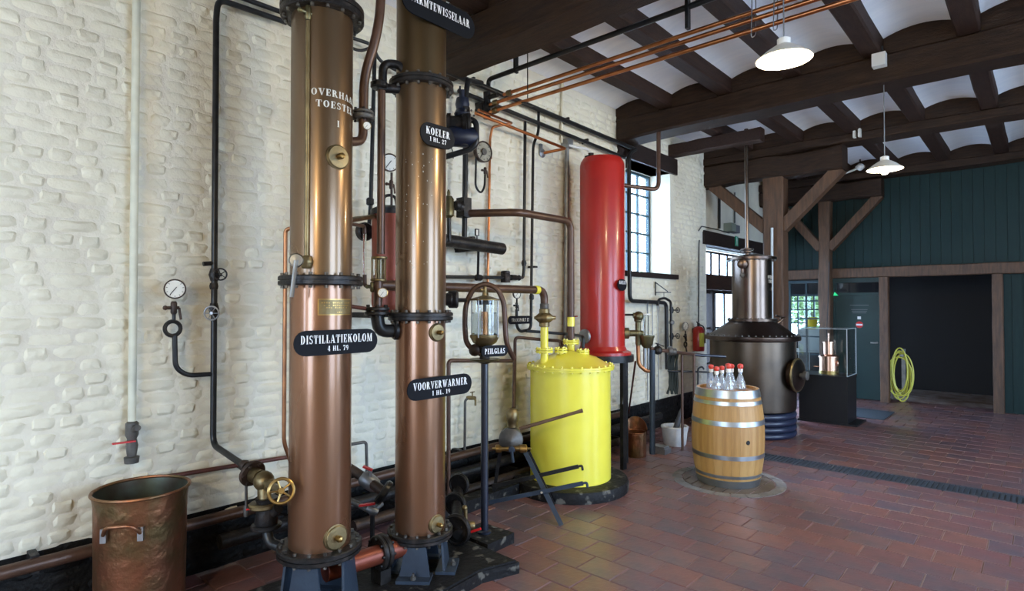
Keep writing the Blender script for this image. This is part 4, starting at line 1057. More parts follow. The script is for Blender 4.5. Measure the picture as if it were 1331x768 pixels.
# long floor-level pipes against the wall
def long_pipe(label, pts, r, m, clips=()):
    T = Thing('floor_level_pipe', label, 'pipe', pts[0])
    T.part('pipe', MB().tube(pts, r, k=12), m)
    for y in clips: T.part('pipe_saddle', MB().obox((pts[0][0] / 2, y, pts[0][2]), (pts[0][0] / 2, 0, 0), Y_ * .018, Z_ * (r + .012)), 'iron_black')
long_pipe('thick brown pipe running low along the tarred wall', [Vector((.11, -.5, .355)), Vector((.11, 6.3, .355))], .036, 'pipe_brown', (.6, 2.2, 3.6, 5.6))
long_pipe('thick black pipe lying below the brown pipe along the wall', [Vector((.16, 1.5, .215)), Vector((.16, 7.2, .215))], .048, 'iron_black', (1.9, 3.2, 5.0, 6.6))
long_pipe('rusty pipe lying lowest along the wall near the floor', [Vector((.26, 2.4, .09)), Vector((.26, 6.6, .09))], .042, 'iron_rust', (2.8, 4.2, 6.0))
T = Thing('floor_beam', 'dark tarred kerb lying on the floor along the wall', 'kerb', (.4, 4.2, 0))
T.part('kerb', MB().box((.36, 2.95, 0), (.5, 3.95, .1)), 'stone_black', smooth=False)

# ================================================================== PIPEWORK RIGHT OF COLUMN 2
def run(name, label, m, r, pts, fil=None, cat='pipe'):
    T = Thing(name, label, cat, pts[-1])
    T.part('pipe', MB().tube(pts, r, fil, 10), m)
    return T
A = .10
T = run('wall_main_pipe', 'upper of two long black pipes high on the brick wall', 'black_paint', .026, [WX(560, 84, A), WX(826, 194.5, A)])
for x, y in ((612, 106), (735, 157)): T.part('pipe_hanger', MB().obox(WX(x, y, A / 2), X_ * .05, Y_ * .012, Z_ * .03), 'iron_black')
T2 = run('wall_main_pipe', 'lower of two long black pipes high on the brick wall', 'black_paint', .021, [WX(596, 118, A), WX(700, 160, A), WX(812, 205, A)])
for x, y in ((640, 136), (760, 184)): T2.part('pipe_hanger', MB().obox(WX(x, y, A / 2), X_ * .05, Y_ * .012, Z_ * .026), 'iron_black')
run('black_top_pipe', 'thin black pipe curling behind the top of the columns', 'black_paint', .014, [WX(448, 46, .12), WX(484, 58, .12), WX(492, 78, .12), WX(515, 92, .12), WX(545, 100, .12)], .12)
run('black_top_pipe', 'thin black pipe looping behind the swan neck', 'black_paint', .012, [WX(452, 60, .14), WX(468, 67, .14), WX(484, 61, .14)], .08)
T = run('black_drop_pipe', 'thin black pipe dropping down the wall behind the riser', 'black_paint', .016, [WX(487, 70, .14), WX(482, 262, .14), WX(479, 305, .14)])
T.part('union', MB().lathe([(.02, -.03), (.03, -.02), (.03, .02), (.02, .03)], WX(481, 262, .14), Z_, 8), 'iron_black')
T.part('end_disc', MB().disc(WX(474, 301, .2), X_, .07, .06), 'iron_black')

# blue steam pump high on the wall with its black pipes
dep = 4.85
P = lambda x, y, dd=0.0: WD(x, y, dep + dd)
T = Thing('blue_pump', 'dark blue injector pump with black fittings high beside the slim column', 'pump', P(600, 195))
T.part('pump_body', MB().lathe([(.04, -.13), (.075, -.12), (.085, -.1), (.085, .1), (.075, .12), (.04, .13)], P(601, 178), RGT + FWD * .3, 20), 'pump_blue')
T.part('pump_head', MB().lathe([(.06, -.06), (.07, -.04), (.05, 0), (.06, .04), (.05, .09), (.02, .1), (.02, .16)], P(601, 142), Z_, 16), 'pump_blue')
b = MB().lathe([(.05, -.09), (.08, -.08), (.08, -.05), (.06, -.05), (.06, .05), (.08, .05), (.08, .08), (.05, .09)], P(594, 160, -.02), RGT, 16); b.disc(P(608, 160), RGT, .085, .05); b.cyl(P(603, 190), P(603, 140), .05)
T.part('pump_casing', b, 'iron_black')
T.part('bolts', bolt_ring(P(609, 150, -.05), CAM - P(609, 150), .045, 6, .01, .05), 'grey_iron')
T.part('valve_stem', MB().cyl(P(602, 132), P(602, 118), .010).cyl(P(598, 132), P(598, 112), .008), 'pump_blue')
T.part('drain_pipe', MB().tube([P(575, 205), P(612, 194, -.02), P(619.5, 186, -.02), P(619, 158, -.02), P(608, 154)], .024, .08), 'black_paint')
T.part('thin_wire', MB().tube([P(586, 190), P(590, 200), P(589, 206)], .004, .02, 6), 'black_paint')
T = run('black_riser', 'black vertical pipe rising behind the blue pump to the ceiling', 'black_paint', .024, [WX(603.5, 316, .22), WX(606, 120, .22), WX(608, 104, .22), WX(626, 108, .15)], .07)
T.part('block_valve', MB().obox(WX(603, 270, .24), X_ * .05, Y_ * .045, Z_ * .085), 'iron_black', smooth=False)
b = MB().lathe([(.025, 0), (.045, .02), (.03, .05), (.045, .09), (.03, .12)], WX(600, 269, .26), Vector((.3, -.95, 0)), 14); T.part('side_branch', b, 'iron_black')
sv = WX(583, 268, .30)
T = Thing('safety_valve', 'greenish bronze safety valve with a pointed cap behind the slim column', 'valve', WX(583, 312, .30))
T.part('valve_body', MB().lathe([(.02, -.10), (.045, -.08), (.05, -.02), (.042, 0), (.045, .06), (.03, .085), (.012, .09), (.014, .12), (.006, .14)], sv, Z_, 16), 'bronze_green')
T.part('stem_pipe', MB().tube([WX(583.5, 282, .3), WX(584, 314, .3)], .018), 'black_paint')
T = Thing('steam_header', 'short thick black steam header fixed to the brick wall', 'pipe', WX(600, 324, .22))
b = MB().lathe([(.04, 0), (.056, .008), (.056, .78), (.04, .80), (1e-4, .81)], WX(570, 311, .25), WX(630, 320, .25) - WX(570, 311, .25), 20); T.part('header', b, 'iron_black')
T.part('bracket', MB().obox(WX(604, 318, .13), X_ * .12, Y_ * .02, Z_ * .066), 'iron_black', smooth=False)
b = MB().tube([WX(620, 318, .25), WX(620, 306, .25)], .008); b.obox(WX(620, 302, .26), X_ * .012, Y_ * .018, Z_ * .032)
T.part('level_gauge', b, 'grey_iron'); T.part('gauge_face', MB().obox(WX(620, 302, .275), X_ * .002, Y_ * .010, Z_ * .022), 'dial_white')
T.part('drain', MB().tube([WX(622, 322, .22), WX(621, 362, .12)], .012), 'black_paint')

# big round pressure gauge with pigtail
T = Thing('large_pressure_gauge', 'large round old pressure gauge with a pigtail below the copper pipes', 'gauge', WX(629, 245, .12))
gauge(T, WX(629.5, 197, .16), X_ - Y_ * .08, .100, 'iron_rust', 'dial_old', name='gauge_case')
T.part('hub', MB().disc(WX(629.5, 197, .165), X_, .032, .012), 'grey_iron')
T.part('pigtail', MB().tube([WX(619, 192, .12), WX(618, 243, .12), WX(625, 252, .12), WX(630, 243, .12), WX(630.5, 226, .12)], .010, .05), 'black_paint')
b = MB(); cock(b, WX(630.5, 222, .13), Z_, .015); T.part('cock', b, 'iron_rust')

# thin copper lines
T = run('copper_drop_line', 'thin bright copper pipe dropping beside the large pressure gauge', 'copper_bright', .0125, [WX(622, 143, .3), WX(666, 160, .12), WX(640, 165, .06), WX(637, 180, .042), WX(634, 372, .042)], .03)
T.part('pipe_clip', MB().obox(WX(636, 205, .035), X_ * .02, Y_ * .018, Z_ * .012), 'copper_pipe')
T = run('copper_bracket_line', 'copper pipe slanting along the wall to a small grey wall rose', 'copper_bright', .015, [WX(618, 147, .22), WX(735, 193, .22), WX(706, 199, .03)], .02)
T.part('wall_rose', MB().lathe([(.05, 0), (.05, .008), (.028, .018), (.02, .03)], WX(704.5, 199, .012), X_, 14).obox(WX(703, 193, .02), X_ * .01, Y_ * .018, Z_ * .05), 'galvanized')
for i, (yy, zz, lab) in enumerate(((3.96, 3.665, 'top'), (3.90, 3.585, 'middle'), (3.90, 3.515, 'lowest'))):
    T = Thing('overhead_copper_pipe', '%s of three bright copper pipes crossing under the ceiling' % lab, 'pipe', (.25, yy, zz))
    T.part('pipe', MB().tube([Vector((.18 if i else .30, yy, zz)), Vector((7.8, yy, zz))], .0155, k=12), 'copper_bright')
    T.part('end_union', MB().lathe([(.018, 0), (.028, .008), (.028, .05), (.018, .06)], (.22 if i else .34, yy, zz), X_, 8), 'brass_dull')
T = Thing('pipe_cluster_valve', 'dark brass manifold where the copper pipes meet at the wall', 'manifold', (.2, 3.9, 3.5))
b = MB().tube([Vector((.12, 3.92, 3.47)), Vector((.12, 3.92, 3.72))], .035, k=12)
for zz in (3.515, 3.585, 3.665): b.tube([Vector((.12, 3.92, zz)), Vector((.26, 3.92, zz))], .022)
T.part('manifold', b, 'iron_black'); T.part('wall_fixing', MB().box((0.008, 3.87, 3.55), (.10, 3.97, 3.63)), 'iron_black', smooth=False)
T = Thing('pipe_hanger_rod', 'thin black rod hanging the copper pipes from the joist', 'hanger', (.69, 3.93, 3.5))
T.part('rod', MB().cyl((.62, 3.93, 3.49), (.62, 3.93, 4.17), .005, n=6), 'black_paint'); T.part('cradle', MB().box((.605, 3.86, 3.487), (.635, 4.0, 3.496)), 'black_paint')
T = Thing('pipe_hanger_rod', 'wire loops and clips hanging the copper pipes above the lit lamp', 'hanger', (2.9, 3.93, 3.45))
for x in (2.60, 2.74):
    T.part('wire_loop', MB().tube([Vector((x, 3.93, 4.2)), Vector((x, 3.97, 3.70)), Vector((x, 3.96, 3.50)), Vector((x, 3.88, 3.46)), Vector((x + .01, 3.87, 3.66)), Vector((x, 3.9, 3.8))], .0035, .03, 6), 'galvanized')
T = run('overhead_black_pipe', 'black pipe crossing the room beneath the white vaults', 'black_paint', .022, [Vector((.10, 3.96, WX(624, 112, .10).z)), Vector((.10, 3.96, 3.86)), Vector((7.8, 3.97, 3.86))])
for x in (.45, 2.12): T.part('hanger_strap', MB().box((x - .012, 3.94, 3.7 if x > 1 else 3.83), (x + .012, 3.985, 4.05 if x < 1.2 else 4.08)), 'black_paint')

# two black down pipes, their valve and the small gauge
B_ = .09
T = run('black_valve_line', 'black pipe down the wall turning into a line with a block valve', 'black_paint', .0165, [WX(682.5, 158, B_), WX(681, 350, B_), WX(680, 361, B_), WX(560, 359.5, B_)], .03)
b = MB().obox(WX(657, 360.5, B_), X_ * .03, Y_ * .035, Z_ * .05); b.disc(WX(657, 354, B_ + .0), Z_, .045, .03); b.lathe([(.02, -.1), (.03, -.09), (.03, -.02), (.022, 0), (.03, .03), (.02, .05)], WX(672, 361, B_), Y_, 10)
T.part('block_valve', b, 'iron_black')
T.part('unions', MB().lathe([(.02, -.03), (.028, 0), (.02, .03)], WX(681, 342, B_), Z_, 8).lathe([(.02, -.04), (.03, -.03), (.03, .03), (.02, .04)], WX(622, 361, B_), Y_, 8), 'iron_black')
T = run('black_gauge_line', 'black wall pipe that jogs beneath the main and feeds the small gauge', 'black_paint', .0155, [WX(700, 142, B_), WX(700, 172, B_), WX(693, 188, B_), WX(690, 428, B_), WX(676, 431, B_), WX(671.5, 424, B_), WX(671.5, 402, B_)], .06)
T.part('pipe_clip', MB().obox(WX(692, 347, B_ / 2), X_ * .05, Y_ * .025, Z_ * .01), 'iron_black')
T.part('union', MB().lathe([(.016, -.03), (.025, -.02), (.025, .02), (.016, .03)], WX(691, 386, B_), Z_, 8), 'iron_black')
b = MB(); cock(b, WX(671.5, 397, B_ + .01), Z_, .014); b.tube([WX(671.5, 402, B_), WX(671.8, 388, B_ + .02)], .009); T.part('gauge_cock', b, 'black_paint')
gauge(T, WX(672.5, 382, B_ + .05), X_ - Y_ * .15, .047, 'black_paint', 'dial_white')
c_, w_, h_ = px_sign(660, 418, 690.5, 413.5, B_ + .03, 10.5)
sign_plate(T, c_, w_, h_, [('TRANSPORT 17', h_ * .42, w_ * .74, 0)], m='lettering_worn', label='small black plate with worn lettering')
run('black_tank_line', 'black pipe along the wall bending down to the yellow tank', 'black_paint', .016, [WX(684, 431, .12), WX(770, 438, .36), WX(795, 441, .62), WX(799, 456, .68)] if False else [WX(684, 430, .12), WX(735, 434, .3), WD(752, 436, 5.75), WD(758, 438, 5.6), WD(758, 452, 5.6)], .03)
run('brown_tank_line', 'thin brown pipe bent up the wall and across to the yellow tank', 'pipe_brown', .0165, [WX(668, 600, .16), WX(669.5, 438, .16), WX(700, 441, .2), WD(729, 443, 5.72), WD(729, 452, 5.62)], .05)
T = run('brown_cross_line', 'brown pipe crossing behind the level glass pole', 'pipe_brown', .018, [WX(583, 645, .3), WX(583, 468.5, .3), WX(668, 469, .3)], .04)
T = Thing('wall_tap', 'small brass garden tap on a grey standpipe by the brick wall', 'tap', WX(604, 590, .1))
T.part('standpipe', MB().tube([WX(604, 592, .1), WX(604.5, 519, .1), WX(613, 516, .14)], .012, .03), 'grey_iron')
b = MB().lathe([(.014, -.05), (.02, -.02), (.016, .04)], WX(613, 517, .15), X_ + Y_ * .3, 10); b.tube([WX(614, 517, .18), WX(618, 519, .22), WX(618, 527, .22)], .010, .02); b.cyl(WX(614, 516, .16), WX(614, 510, .16), .006); b.bar(WX(611, 510, .15), WX(617, 509, .18), .014, .008)
T.part('tap_body', b, 'brass_dull')

# brown steam pipe: out from the block valve, along, then down to the tank
T = Thing('brown_steam_pipe', 'thick brown pipe bending along and down into the rear tank nozzle', 'pipe', WD(742, 440, 5.6))
ty = WD(742, 384, 5.62)
q0, q1 = WX(606, 281, .26), WX(676, 276.5, .60)
zz = (q0.z + q1.z) / 2
XT = ty.x
q1 = WX(676, 276, XT); q2 = Vector((XT, ty.y, q1.z))
T.part('pipe', MB().tube([Vector((.24, q0.y, q1.z)), q1, q2, Vector((XT, ty.y, ZD(446, 5.62)))], .034, .10, 14), 'pipe_brown')
T.part('yellow_band', MB().lathe([(.037, -.045), (.037, .045)], (XT, ty.y, ZD(418, 5.62)), Z_, 16), 'yellow_paint')
N1 = WD(707.5, 384, 5.40); X1 = N1.x
T = Thing('brown_steam_pipe', 'thick brown pipe with a yellow band feeding the bronze valve on the tank', 'pipe', (N1.x, N1.y, ZD(395, 5.4)))
zz = ZD(377, 5.40)
T.part('pipe', MB().tube([Vector((X1, C2.y + .05, zz)), Vector((X1, N1.y, zz)), Vector((X1, N1.y, ZD(404, 5.4)))], .036, .10, 14), 'pipe_brown')
yb_ = WX(697, 376, X1); T.part('yellow_band', MB().lathe([(.039, -.025), (.039, .025)], (X1, yb_.y, zz), Y_, 16), 'yellow_paint')
T.part('reducer', MB().lathe([(.034, -.03), (.042, -.02), (.042, .02), (.034, .03)], (X1, N1.y, ZD(398, 5.4)), Z_, 14), 'grey_iron')

# grey conduits up the wall beside the red cylinder
T = run('grey_conduit', 'galvanized conduit running up the wall beside the red cylinder', 'galvanized', .026, [WX(737, 186, .06), WX(735, 470, .06)])
T.part('conduit_box', MB().obox(WX(737, 187, .06), X_ * .05, Y_ * .045, Z_ * .05), 'galvanized', smooth=False)
T.part('white_spur', MB().tube([WX(739, 189, .1), WX(764, 194, .14), WX(767, 200, .16)], .016, .03), 'plastic_white')
T.part('red_tap_lever', MB().bar(WX(741, 412, .1), WX(750, 411, .1), .02, .012), 'red_lever')
run('grey_conduit', 'thin pale conduit high on the wall up to the vault', 'limewash', .016, [WX(731, 100, .03), WX(730, 186, .03)])

# ================================================================== LEVEL GLASS ON ITS POLE
dep = 4.22
P = lambda x, y, dd=0.0: WD(x, y, dep + dd)
ctr = WD(630, 384, dep); 
base = Vector((ctr.x, ctr.y, 0))
solo('pole_plinth', MB().prism([(-.16, -.13), (.17, -.14), (.16, .14), (-.15, .13)], (base.x, base.y, 0), X_, Y_, .075), 'stone_black', 'small black plinth under the level glass pole', 'plinth', tuple(base), smooth=False)
T = Thing('level_glass', 'glass level gauge in a brown copper hoop on a black pole', 'level gauge', (base.x, base.y, .075))
zz = lambda py: ZD(py, dep)
T.part('pole', MB().lathe([(.05, .075), (.05, .085), (.027, .095), (.027, zz(472))], base, n=20), 'blue_black')
T.part('drip_dish', MB().lathe([(.02, zz(474)), (.03, zz(472)), (.105, zz(468)), (.112, zz(466)), (.10, zz(466)), (1e-4, zz(467))], base, n=32), 'bronze_green')
T.part('neck', MB().lathe([(.04, zz(466)), (.03, zz(460)), (.045, zz(448))], base, n=16), 'iron_black')
T.part('bowl', MB().lathe([(.04, zz(450)), (.085, zz(445)), (.105, zz(438)), (.105, zz(435))], base, n=32), 'brass_dull')
T.part('glass_cylinder', MB().lathe([(.100, zz(436)), (.100, zz(390)), (.096, zz(390)), (.096, zz(436))], base, n=36), 'case_glass')
T.part('spirit', MB().lathe([(1e-4, zz(435)), (.092, zz(435)), (.092, zz(406)), (1e-4, zz(406))], base, n=32), 'tube_glass')
T.part('cover', MB().lathe([(.112, zz(390.5)), (.112, zz(389)), (.06, zz(386)), (.02, zz(384)), (.012, zz(378)), (1e-4, zz(377))], base, n=32), 'brass_dull')
b = MB()
for k in range(4):
    a = math.radians(20) + k * HP; q = base + Vector((math.cos(a), math.sin(a), 0)) * .104; b.cyl(q + Z_ * zz(438), q + Z_ * zz(388), .005, n=6)
T.part('tie_rods', b, 'steel')
b = MB().cyl(base + Z_ * zz(436), base + Z_ * zz(405), .022, n=12); T.part('centre_tube', b, 'copper_pipe')
b = MB().cyl(base + Z_ * zz(405), base + Z_ * zz(396), .012, n=8); b.obox(base + Z_ * zz(393), RGT * .055, FWD * .012, Z_ * .016); T.part('float', b, 'blue_grey')
b = MB().obox(base - RGT * .055 + Z_ * zz(420), RGT * .028, FWD * .005, Z_ * .07); b.obox(base + RGT * .055 + Z_ * zz(420), RGT * .028, FWD * .005, Z_ * .07); T.part('hydrometer_scale', b, 'dial_white', smooth=False)
hoop = [P(630, 462), P(616, 456), P(606, 446), P(604, 425), P(605, 395), P(616, 374), P(631, 368), P(646, 374), P(655, 392), P(656.5, 420), P(658, 448), P(668, 466, .1)]
T.part('hoop_pipe', MB().tube(hoop, .019, .12, 12, 8), 'pipe_brown')
b = MB().tube([P(588, 390, -.15), P(606, 390)], .016); b.disc(P(589, 389, -.15), RGT, .062, .07); b.disc(P(584, 389, -.18), RGT, .045, .05)
T.part('inlet_flange', b, 'iron_black')
b = MB(); cock(b, P(630.5, 377), Z_, .014); T.part('top_cock', b, 'brass_dull')
b = MB().ball(P(617, 455, -.02), .045, 12); T.part('bottom_union', b, 'iron_rust')
n_ = (X_ - Y_ * .25).normalized(); u_ = Vector((-n_.y, n_.x, 0))
sign_plate(T, P(642.5, 456, -.16), .215, .078, [('PEILGLAS', .038, .165, 0)], u=u_, label='black plate with white lettering')

# ================================================================== YELLOW TANK
TK = WD(741, 384, 5.55); TK.z = 0
solo('tank_plinth', MB().lathe([(.54, 0), (.545, .06), (.53, .095), (.50, .10), (1e-4, .10)], TK, n=40), 'stone_black', 'round black stone plinth under the yellow tank', 'plinth', tuple(TK))
T = Thing('yellow_tank', 'bright yellow steel tank with bolted domed lid and four nozzles', 'tank', (TK.x, TK.y, .10))
zf = ZD(474, 5.55); RT = .378
T.part('body', MB().lathe([(RT, .10), (RT, zf - .02)], TK, n=64), 'yellow_paint')
T.part('lid', MB().lathe([(.412, zf - .012), (.412, zf + .006), (.36, zf + .012), (.25, zf + .075), (.12, zf + .12), (1e-4, zf + .135)], TK, n=56), 'yellow_paint')
T.part('body_flange', MB().lathe([(RT - .01, zf - .034), (.412, zf - .030), (.412, zf - .014), (RT - .01, zf - .013)], TK, n=56), 'yellow_paint')
T.part('lid_bolts', bolt_ring(TK + Z_ * (zf - .01), Z_, .392, 28, .012, .062), 'yellow_paint')
def nozzle(p, zf0, zfl, r, R, ztop=None, m='yellow_paint'):
    b = MB().cyl((p.x, p.y, zf0), (p.x, p.y, ztop or zfl), r, n=18)
    b.disc((p.x, p.y, zfl + .010), Z_, R, .016); b.disc((p.x, p.y, zfl - .012), Z_, R, .018)
    o_ = T.part('nozzle', b, m)
    T.part('nozzle_bolts', bolt_ring((p.x, p.y, zfl), Z_, R - .017, 6, .009, .06), m, o_)
nozzle(N1, zf + .02, ZD(455, 5.4), .036, .082, ZD(425, 5.4))
n2 = WD(729, 384, 5.45); nozzle(n2, zf + .05, ZD(455, 5.45), .022, .062)
nozzle(Vector((XT, ty.y, 0)), zf + .08, ZD(444, 5.62), .036, .080)
n4 = WD(757.5, 384, 5.50); nozzle(n4, zf + .05, ZD(457, 5.5), .022, .062)
v0 = Vector((N1.x, N1.y, ZD(413, 5.4)))
b = MB().lathe([(.036, -.085), (.048, -.08), (.048, -.045), (.036, -.035), (.05, 0), (.036, .035), (.048, .045), (.048, .08), (.036, .085)], v0, Z_, 18)
u2 = RGT
b.lathe([(.05, -.02), (.05, .0), (.045, .05), (.018, .08), (.016, .105)], v0, u2, 14); b.lathe([(.05, -.02), (.05, 0), (.045, .05), (.014, .085), (.012, .095)], v0, -u2, 14)
solo('bronze_valve', b, 'brass_dull', 'dull bronze globe valve on top of the tank pipe', 'valve', tuple(v0))
w0, w1_ = WZ(706, 471.5, zf + .028), WZ(746, 473.5, zf + .028)
b = MB().bar(w0, w1_, .022, .010); b.disc(w0, Z_, .032, .012, 14); b.disc(w1_, Z_, .018, .011, 12)
solo('wrench', b, 'iron_black', 'dark iron wrench lying on the yellow tank lid', 'wrench', tuple(w0))

# ================================================================== HAND PUMP ON A TRESTLE
f1 = WZ(730, 683); f2 = WZ(719, 656, .0)
T = Thing('hand_pump', 'old hand pump with long lever on a blue-grey folding trestle', 'pump', (f1.x, f1.y, 0))
dep = 4.95
P = lambda x, y, dd=0.0: WD(x, y, dep + dd)
pc = P(664, 571)
pn_ = (CAM - pc); pn_.z = 0; pn_.normalize(); pr = Vector((-pn_.y, pn_.x, 0))
T.part('pump_housing', MB().lathe([(.05, -.06), (.098, -.055), (.102, -.03), (.102, .03), (.09, .045), (.05, .055), (.03, .075), (1e-4, .08)], pc, pn_, 28), 'grey_iron')
T.part('air_vessel', MB().lathe([(.03, 0), (.045, .01), (.045, .05), (.052, .06), (.052, .13), (.035, .16), (.02, .17)], P(666, 556), Z_, 18), 'brass_dull')
T.part('delivery_pipe', MB().tube([P(667.5, 530), WX(668.5, 470, .35)], .014), 'pipe_brown')
b = MB().cyl(P(644, 583, -.02), P(685, 583, -.08), .022, n=12); b.disc(P(648, 583, -.02), pr, .034, .05); b.disc(P(680, 583, -.07), pr, .034, .06); b.cyl(P(640, 583), P(690, 583, -.09), .010)
T.part('rocker_shaft', b, 'brass')
T.part('hub_nut', MB().disc(P(665, 584, -.1), pn_, .028, .03, 8).bar(P(665, 586, -.11), P(667, 601, -.12), .02, .015), 'blue_grey')
l0, l1 = P(676, 557, -.05), P(757, 533.5, -.22)
T.part('lever', MB().sweep([l0, l0.lerp(l1, .6), l0.lerp(l1, .9), l1], [.016, .014, .013, .017], 10), 'old_wood')
top = P(683, 588, -.08)
T.part('leg', MB().bar(top, f1, .036, .014, pn_), 'blue_grey')
T.part('leg', MB().bar(P(687, 588, .0), f2, .036, .014, pn_), 'black_paint')
bb0, bb1 = P(634, 653, -.30), P(764, 629, -.38)
def hook_bar(p0, p1, m):
    b = MB().bar(p0, p1, .032, .012, pn_); b.tube([p1, p1 + (p1 - p0).normalized() * .03, p1 + (p1 - p0).normalized() * .035 - Z_ * .04], .010, .02, 8); return T.part('hooked_bar', b, m)
hook_bar(bb0, P(758, 628, -.38), 'blue_grey'); hook_bar(P(640, 632, .0), P(752, 606, -.12), 'black_paint')
T.part('pivot_bolt', MB().cyl(P(703, 640, -.30), P(704, 640, -.42), .009, n=8), 'steel')
T.part('rear_leg', MB().bar(P(650, 588), WZ(640, 652), .03, .014, pn_), 'black_paint')

# ================================================================== RED CYLINDER
RC = WD(783, 384, 6.3); RC.z = 0; RR = .238
zr = lambda py: ZD(py, 6.3)
T = Thing('red_cylinder', 'tall glossy red pressure cylinder with riveted bottom flange', 'pressure vessel', (RC.x, RC.y, zr(458)))
T.part('shell', MB().lathe([(RR, zr(452)), (RR, zr(216)), (RR * .97, zr(211)), (RR * .86, zr(206)), (RR * .3, zr(204.5)), (1e-4, zr(204))], RC, n=56), 'red_paint')
T.part('base_flange', MB().lathe([(RR, zr(449)), (RR + .02, zr(454)), (RR + .065, zr(456.5)), (RR + .065, zr(460)), (RR * .8, zr(460))], RC, n=48), 'red_paint')
T.part('top_cap', MB().lathe([(.05, 0), (.07, .01), (.07, .045), (.03, .05), (.03, .08)], RC - RGT * .12 + Z_ * zr(208), Z_, 16), 'iron_black')
pp = WD(758, 440, 6.12); T.part('side_flange', MB().lathe([(.05, .06), (.075, .05), (.075, .02), (.05, .015), (.05, 0)], RC + Vector((pp.x - RC.x, pp.y - RC.y, 0)).normalized() * (RR - .01) + Z_ * zr(436), Vector((pp.x - RC.x, pp.y - RC.y, 0)), 16), 'galvanized')
T.part('name_plate', MB().prism([(math.cos(a_ * math.tau / 28) * .088, math.sin(a_ * math.tau / 28) * .062) for a_ in range(28)], (RC.x + RR + .015, RC.y - .02, zr(371)), Y_, Z_, .008), 'sign_black', label='small oval black sign')
l = MB(); put_text(l, 'KOELER', (RC.x + RR + .0245, RC.y - .02, zr(368)), Y_, Z_, .035, .125); T.part('lettering', l, 'lettering', T.o.children[-1], smooth=False)
T.part('sign_pin', MB().cyl((RC.x + RR - .01, RC.y - .02, zr(371)), (RC.x + RR + .016, RC.y - .02, zr(371)), .02, n=8), 'black_paint')
zs = zr(460)
T = Thing('cylinder_stand', 'black iron table stand carrying the red cylinder', 'stand', (RC.x, RC.y, 0))
T.part('top_plate', MB().lathe([(1e-4, zs - .07), (.33, zs - .07), (.33, zs), (1e-4, zs)], RC, n=40), 'black_paint')
for a in (-80, -5, 60, 175):
    d = Vector((math.cos(math.radians(a)), math.sin(math.radians(a)), 0)); q = RC + d * .27
    T.part('leg', MB().bar(q, q + Z_ * (zs - .07), .06, .04, d), 'black_paint')
T.part('curved_brace', MB().tube([RC + Vector((.28, .0, zs - .07)), RC + Vector((.27, .0, zs - .25)), RC + Vector((.27, -.05, zs - .5))], .02), 'black_paint')

# ---- bronze valve tree at the foot of the red cylinder
dep = 6.25
P = lambda x, y, dd=0.0: WD(x, y, dep + dd)
T = Thing('bronze_valve_tree', 'greenish bronze valve tree with a glass lubricator beside the red cylinder', 'valve', P(832, 480))
b = MB().lathe([(.02, 0), (.05, .01), (.05, .03), (.06, .04), (.06, .09), (.035, .1), (.035, .17)], P(806, 433), RGT, 16); b.cyl(P(826, 433), P(836, 433), .03)
T.part('inlet', b, 'bronze_green')
b = MB().lathe([(.024, 0), (.03, .02), (.03, .10), (.042, .12), (.042, .14), (.03, .15), (.03, .25), (.042, .26), (.045, .30)], P(829.5, 449), Z_, 16); b.ball(P(829, 433), .042, 14); b.ball(P(830, 411), .055, 14); b.cyl(P(823, 410), P(830, 410), .03)
T.part('valve_column', b, 'bronze_green')
T.part('copper_elbow', MB().tube([P(829.5, 449), P(830, 474), P(840, 482), P(846, 482)], .022, .08), 'copper_pipe')
T.part('cup', MB().lathe([(.02, -.10), (.035, -.10), (.065, -.06), (.075, .0), (.085, .02), (.085, .035), (.03, .04)], P(840.5, 440), Z_, 20), 'bronze_green')
T.part('lubricator_glass', MB().cyl(P(840, 435), P(840, 410), .034, n=18), 'tube_glass')
T.part('lubricator_cap', MB().disc(P(840, 408.5), Z_, .045, .016), 'porcelain')
T.part('needle_rod', MB().cyl(P(842, 436), P(842, 392), .005, n=6), 'black_paint')
T.part('steam_pipe', MB().tube([P(811, 409), P(824, 409)], .012), 'black_paint')
T.part('drain_pipes', MB().tube([P(838, 452), P(838, 480)], .016).tube([P(842.5, 452), P(843, 480)], .014), 'galvanized')
T.part('support', MB().tube([P(848, 455), P(848, 590, -.05)], .03), 'blue_grey')
q = P(855, 590); 
run('red_rod', 'rusty red rod leaning on the wall under the red cylinder', 'pipe_redbrown', .011, [P(826, 470, .2), WX(817, 537, .06)])
b = MB().prism([(-.10, -.075), (.10, -.075), (.10, .075), (-.10, .075)], (WZ(858, 588).x, WZ(858, 588).y, 0), X_, Y_, .06); b.prism([(-.085, -.06), (.085, -.06), (.085, .06), (-.085, .06)], (WZ(858, 588).x, WZ(858, 588).y, .06), X_, Y_, .02)
solo('steel_foot', b, 'galvanized', 'small grey metal block on the floor beside the mortar', 'block', (WZ(858, 588).x, WZ(858, 588).y, 0), smooth=False)

# ---- pipes at the window and the pier
V_ = .12
run('black_window_pipe', 'black pipe passing before the window and bending along the wall below it', 'black_paint', .027, [WX(826, 194, V_), WX(817.5, 200, V_), WX(818.5, 391, V_), WX(866, 393.5, V_), WX(867, 480, V_)], .09)
run('pier_black_pipe', 'thin black pipe hooked beside the pier with small valves', 'black_paint', .018, [WX(855, 397, .14), WX(856, 389, .14), WX(864, 387, .14), WX(872, 392, .14), WX(872.5, 470, .14)], .05)
T = Thing('pier_valves', 'pair of small black handwheel valves on the pipe by the pier', 'valve', WX(872, 460, .14))
for py in (403, 437):
    p = WX(873, py, .14); T.part('valve', MB().lathe([(.02, -.045), (.034, 0), (.02, .045)], p, Z_, 10).cyl(p, p + Vector((.03, .12, 0)), .009), 'black_paint'); T.part('handwheel', wheel(MB(), p + Vector((.03, .125, 0)), Vector((.3, .95, 0)), .035, .006, 4), 'black_paint')
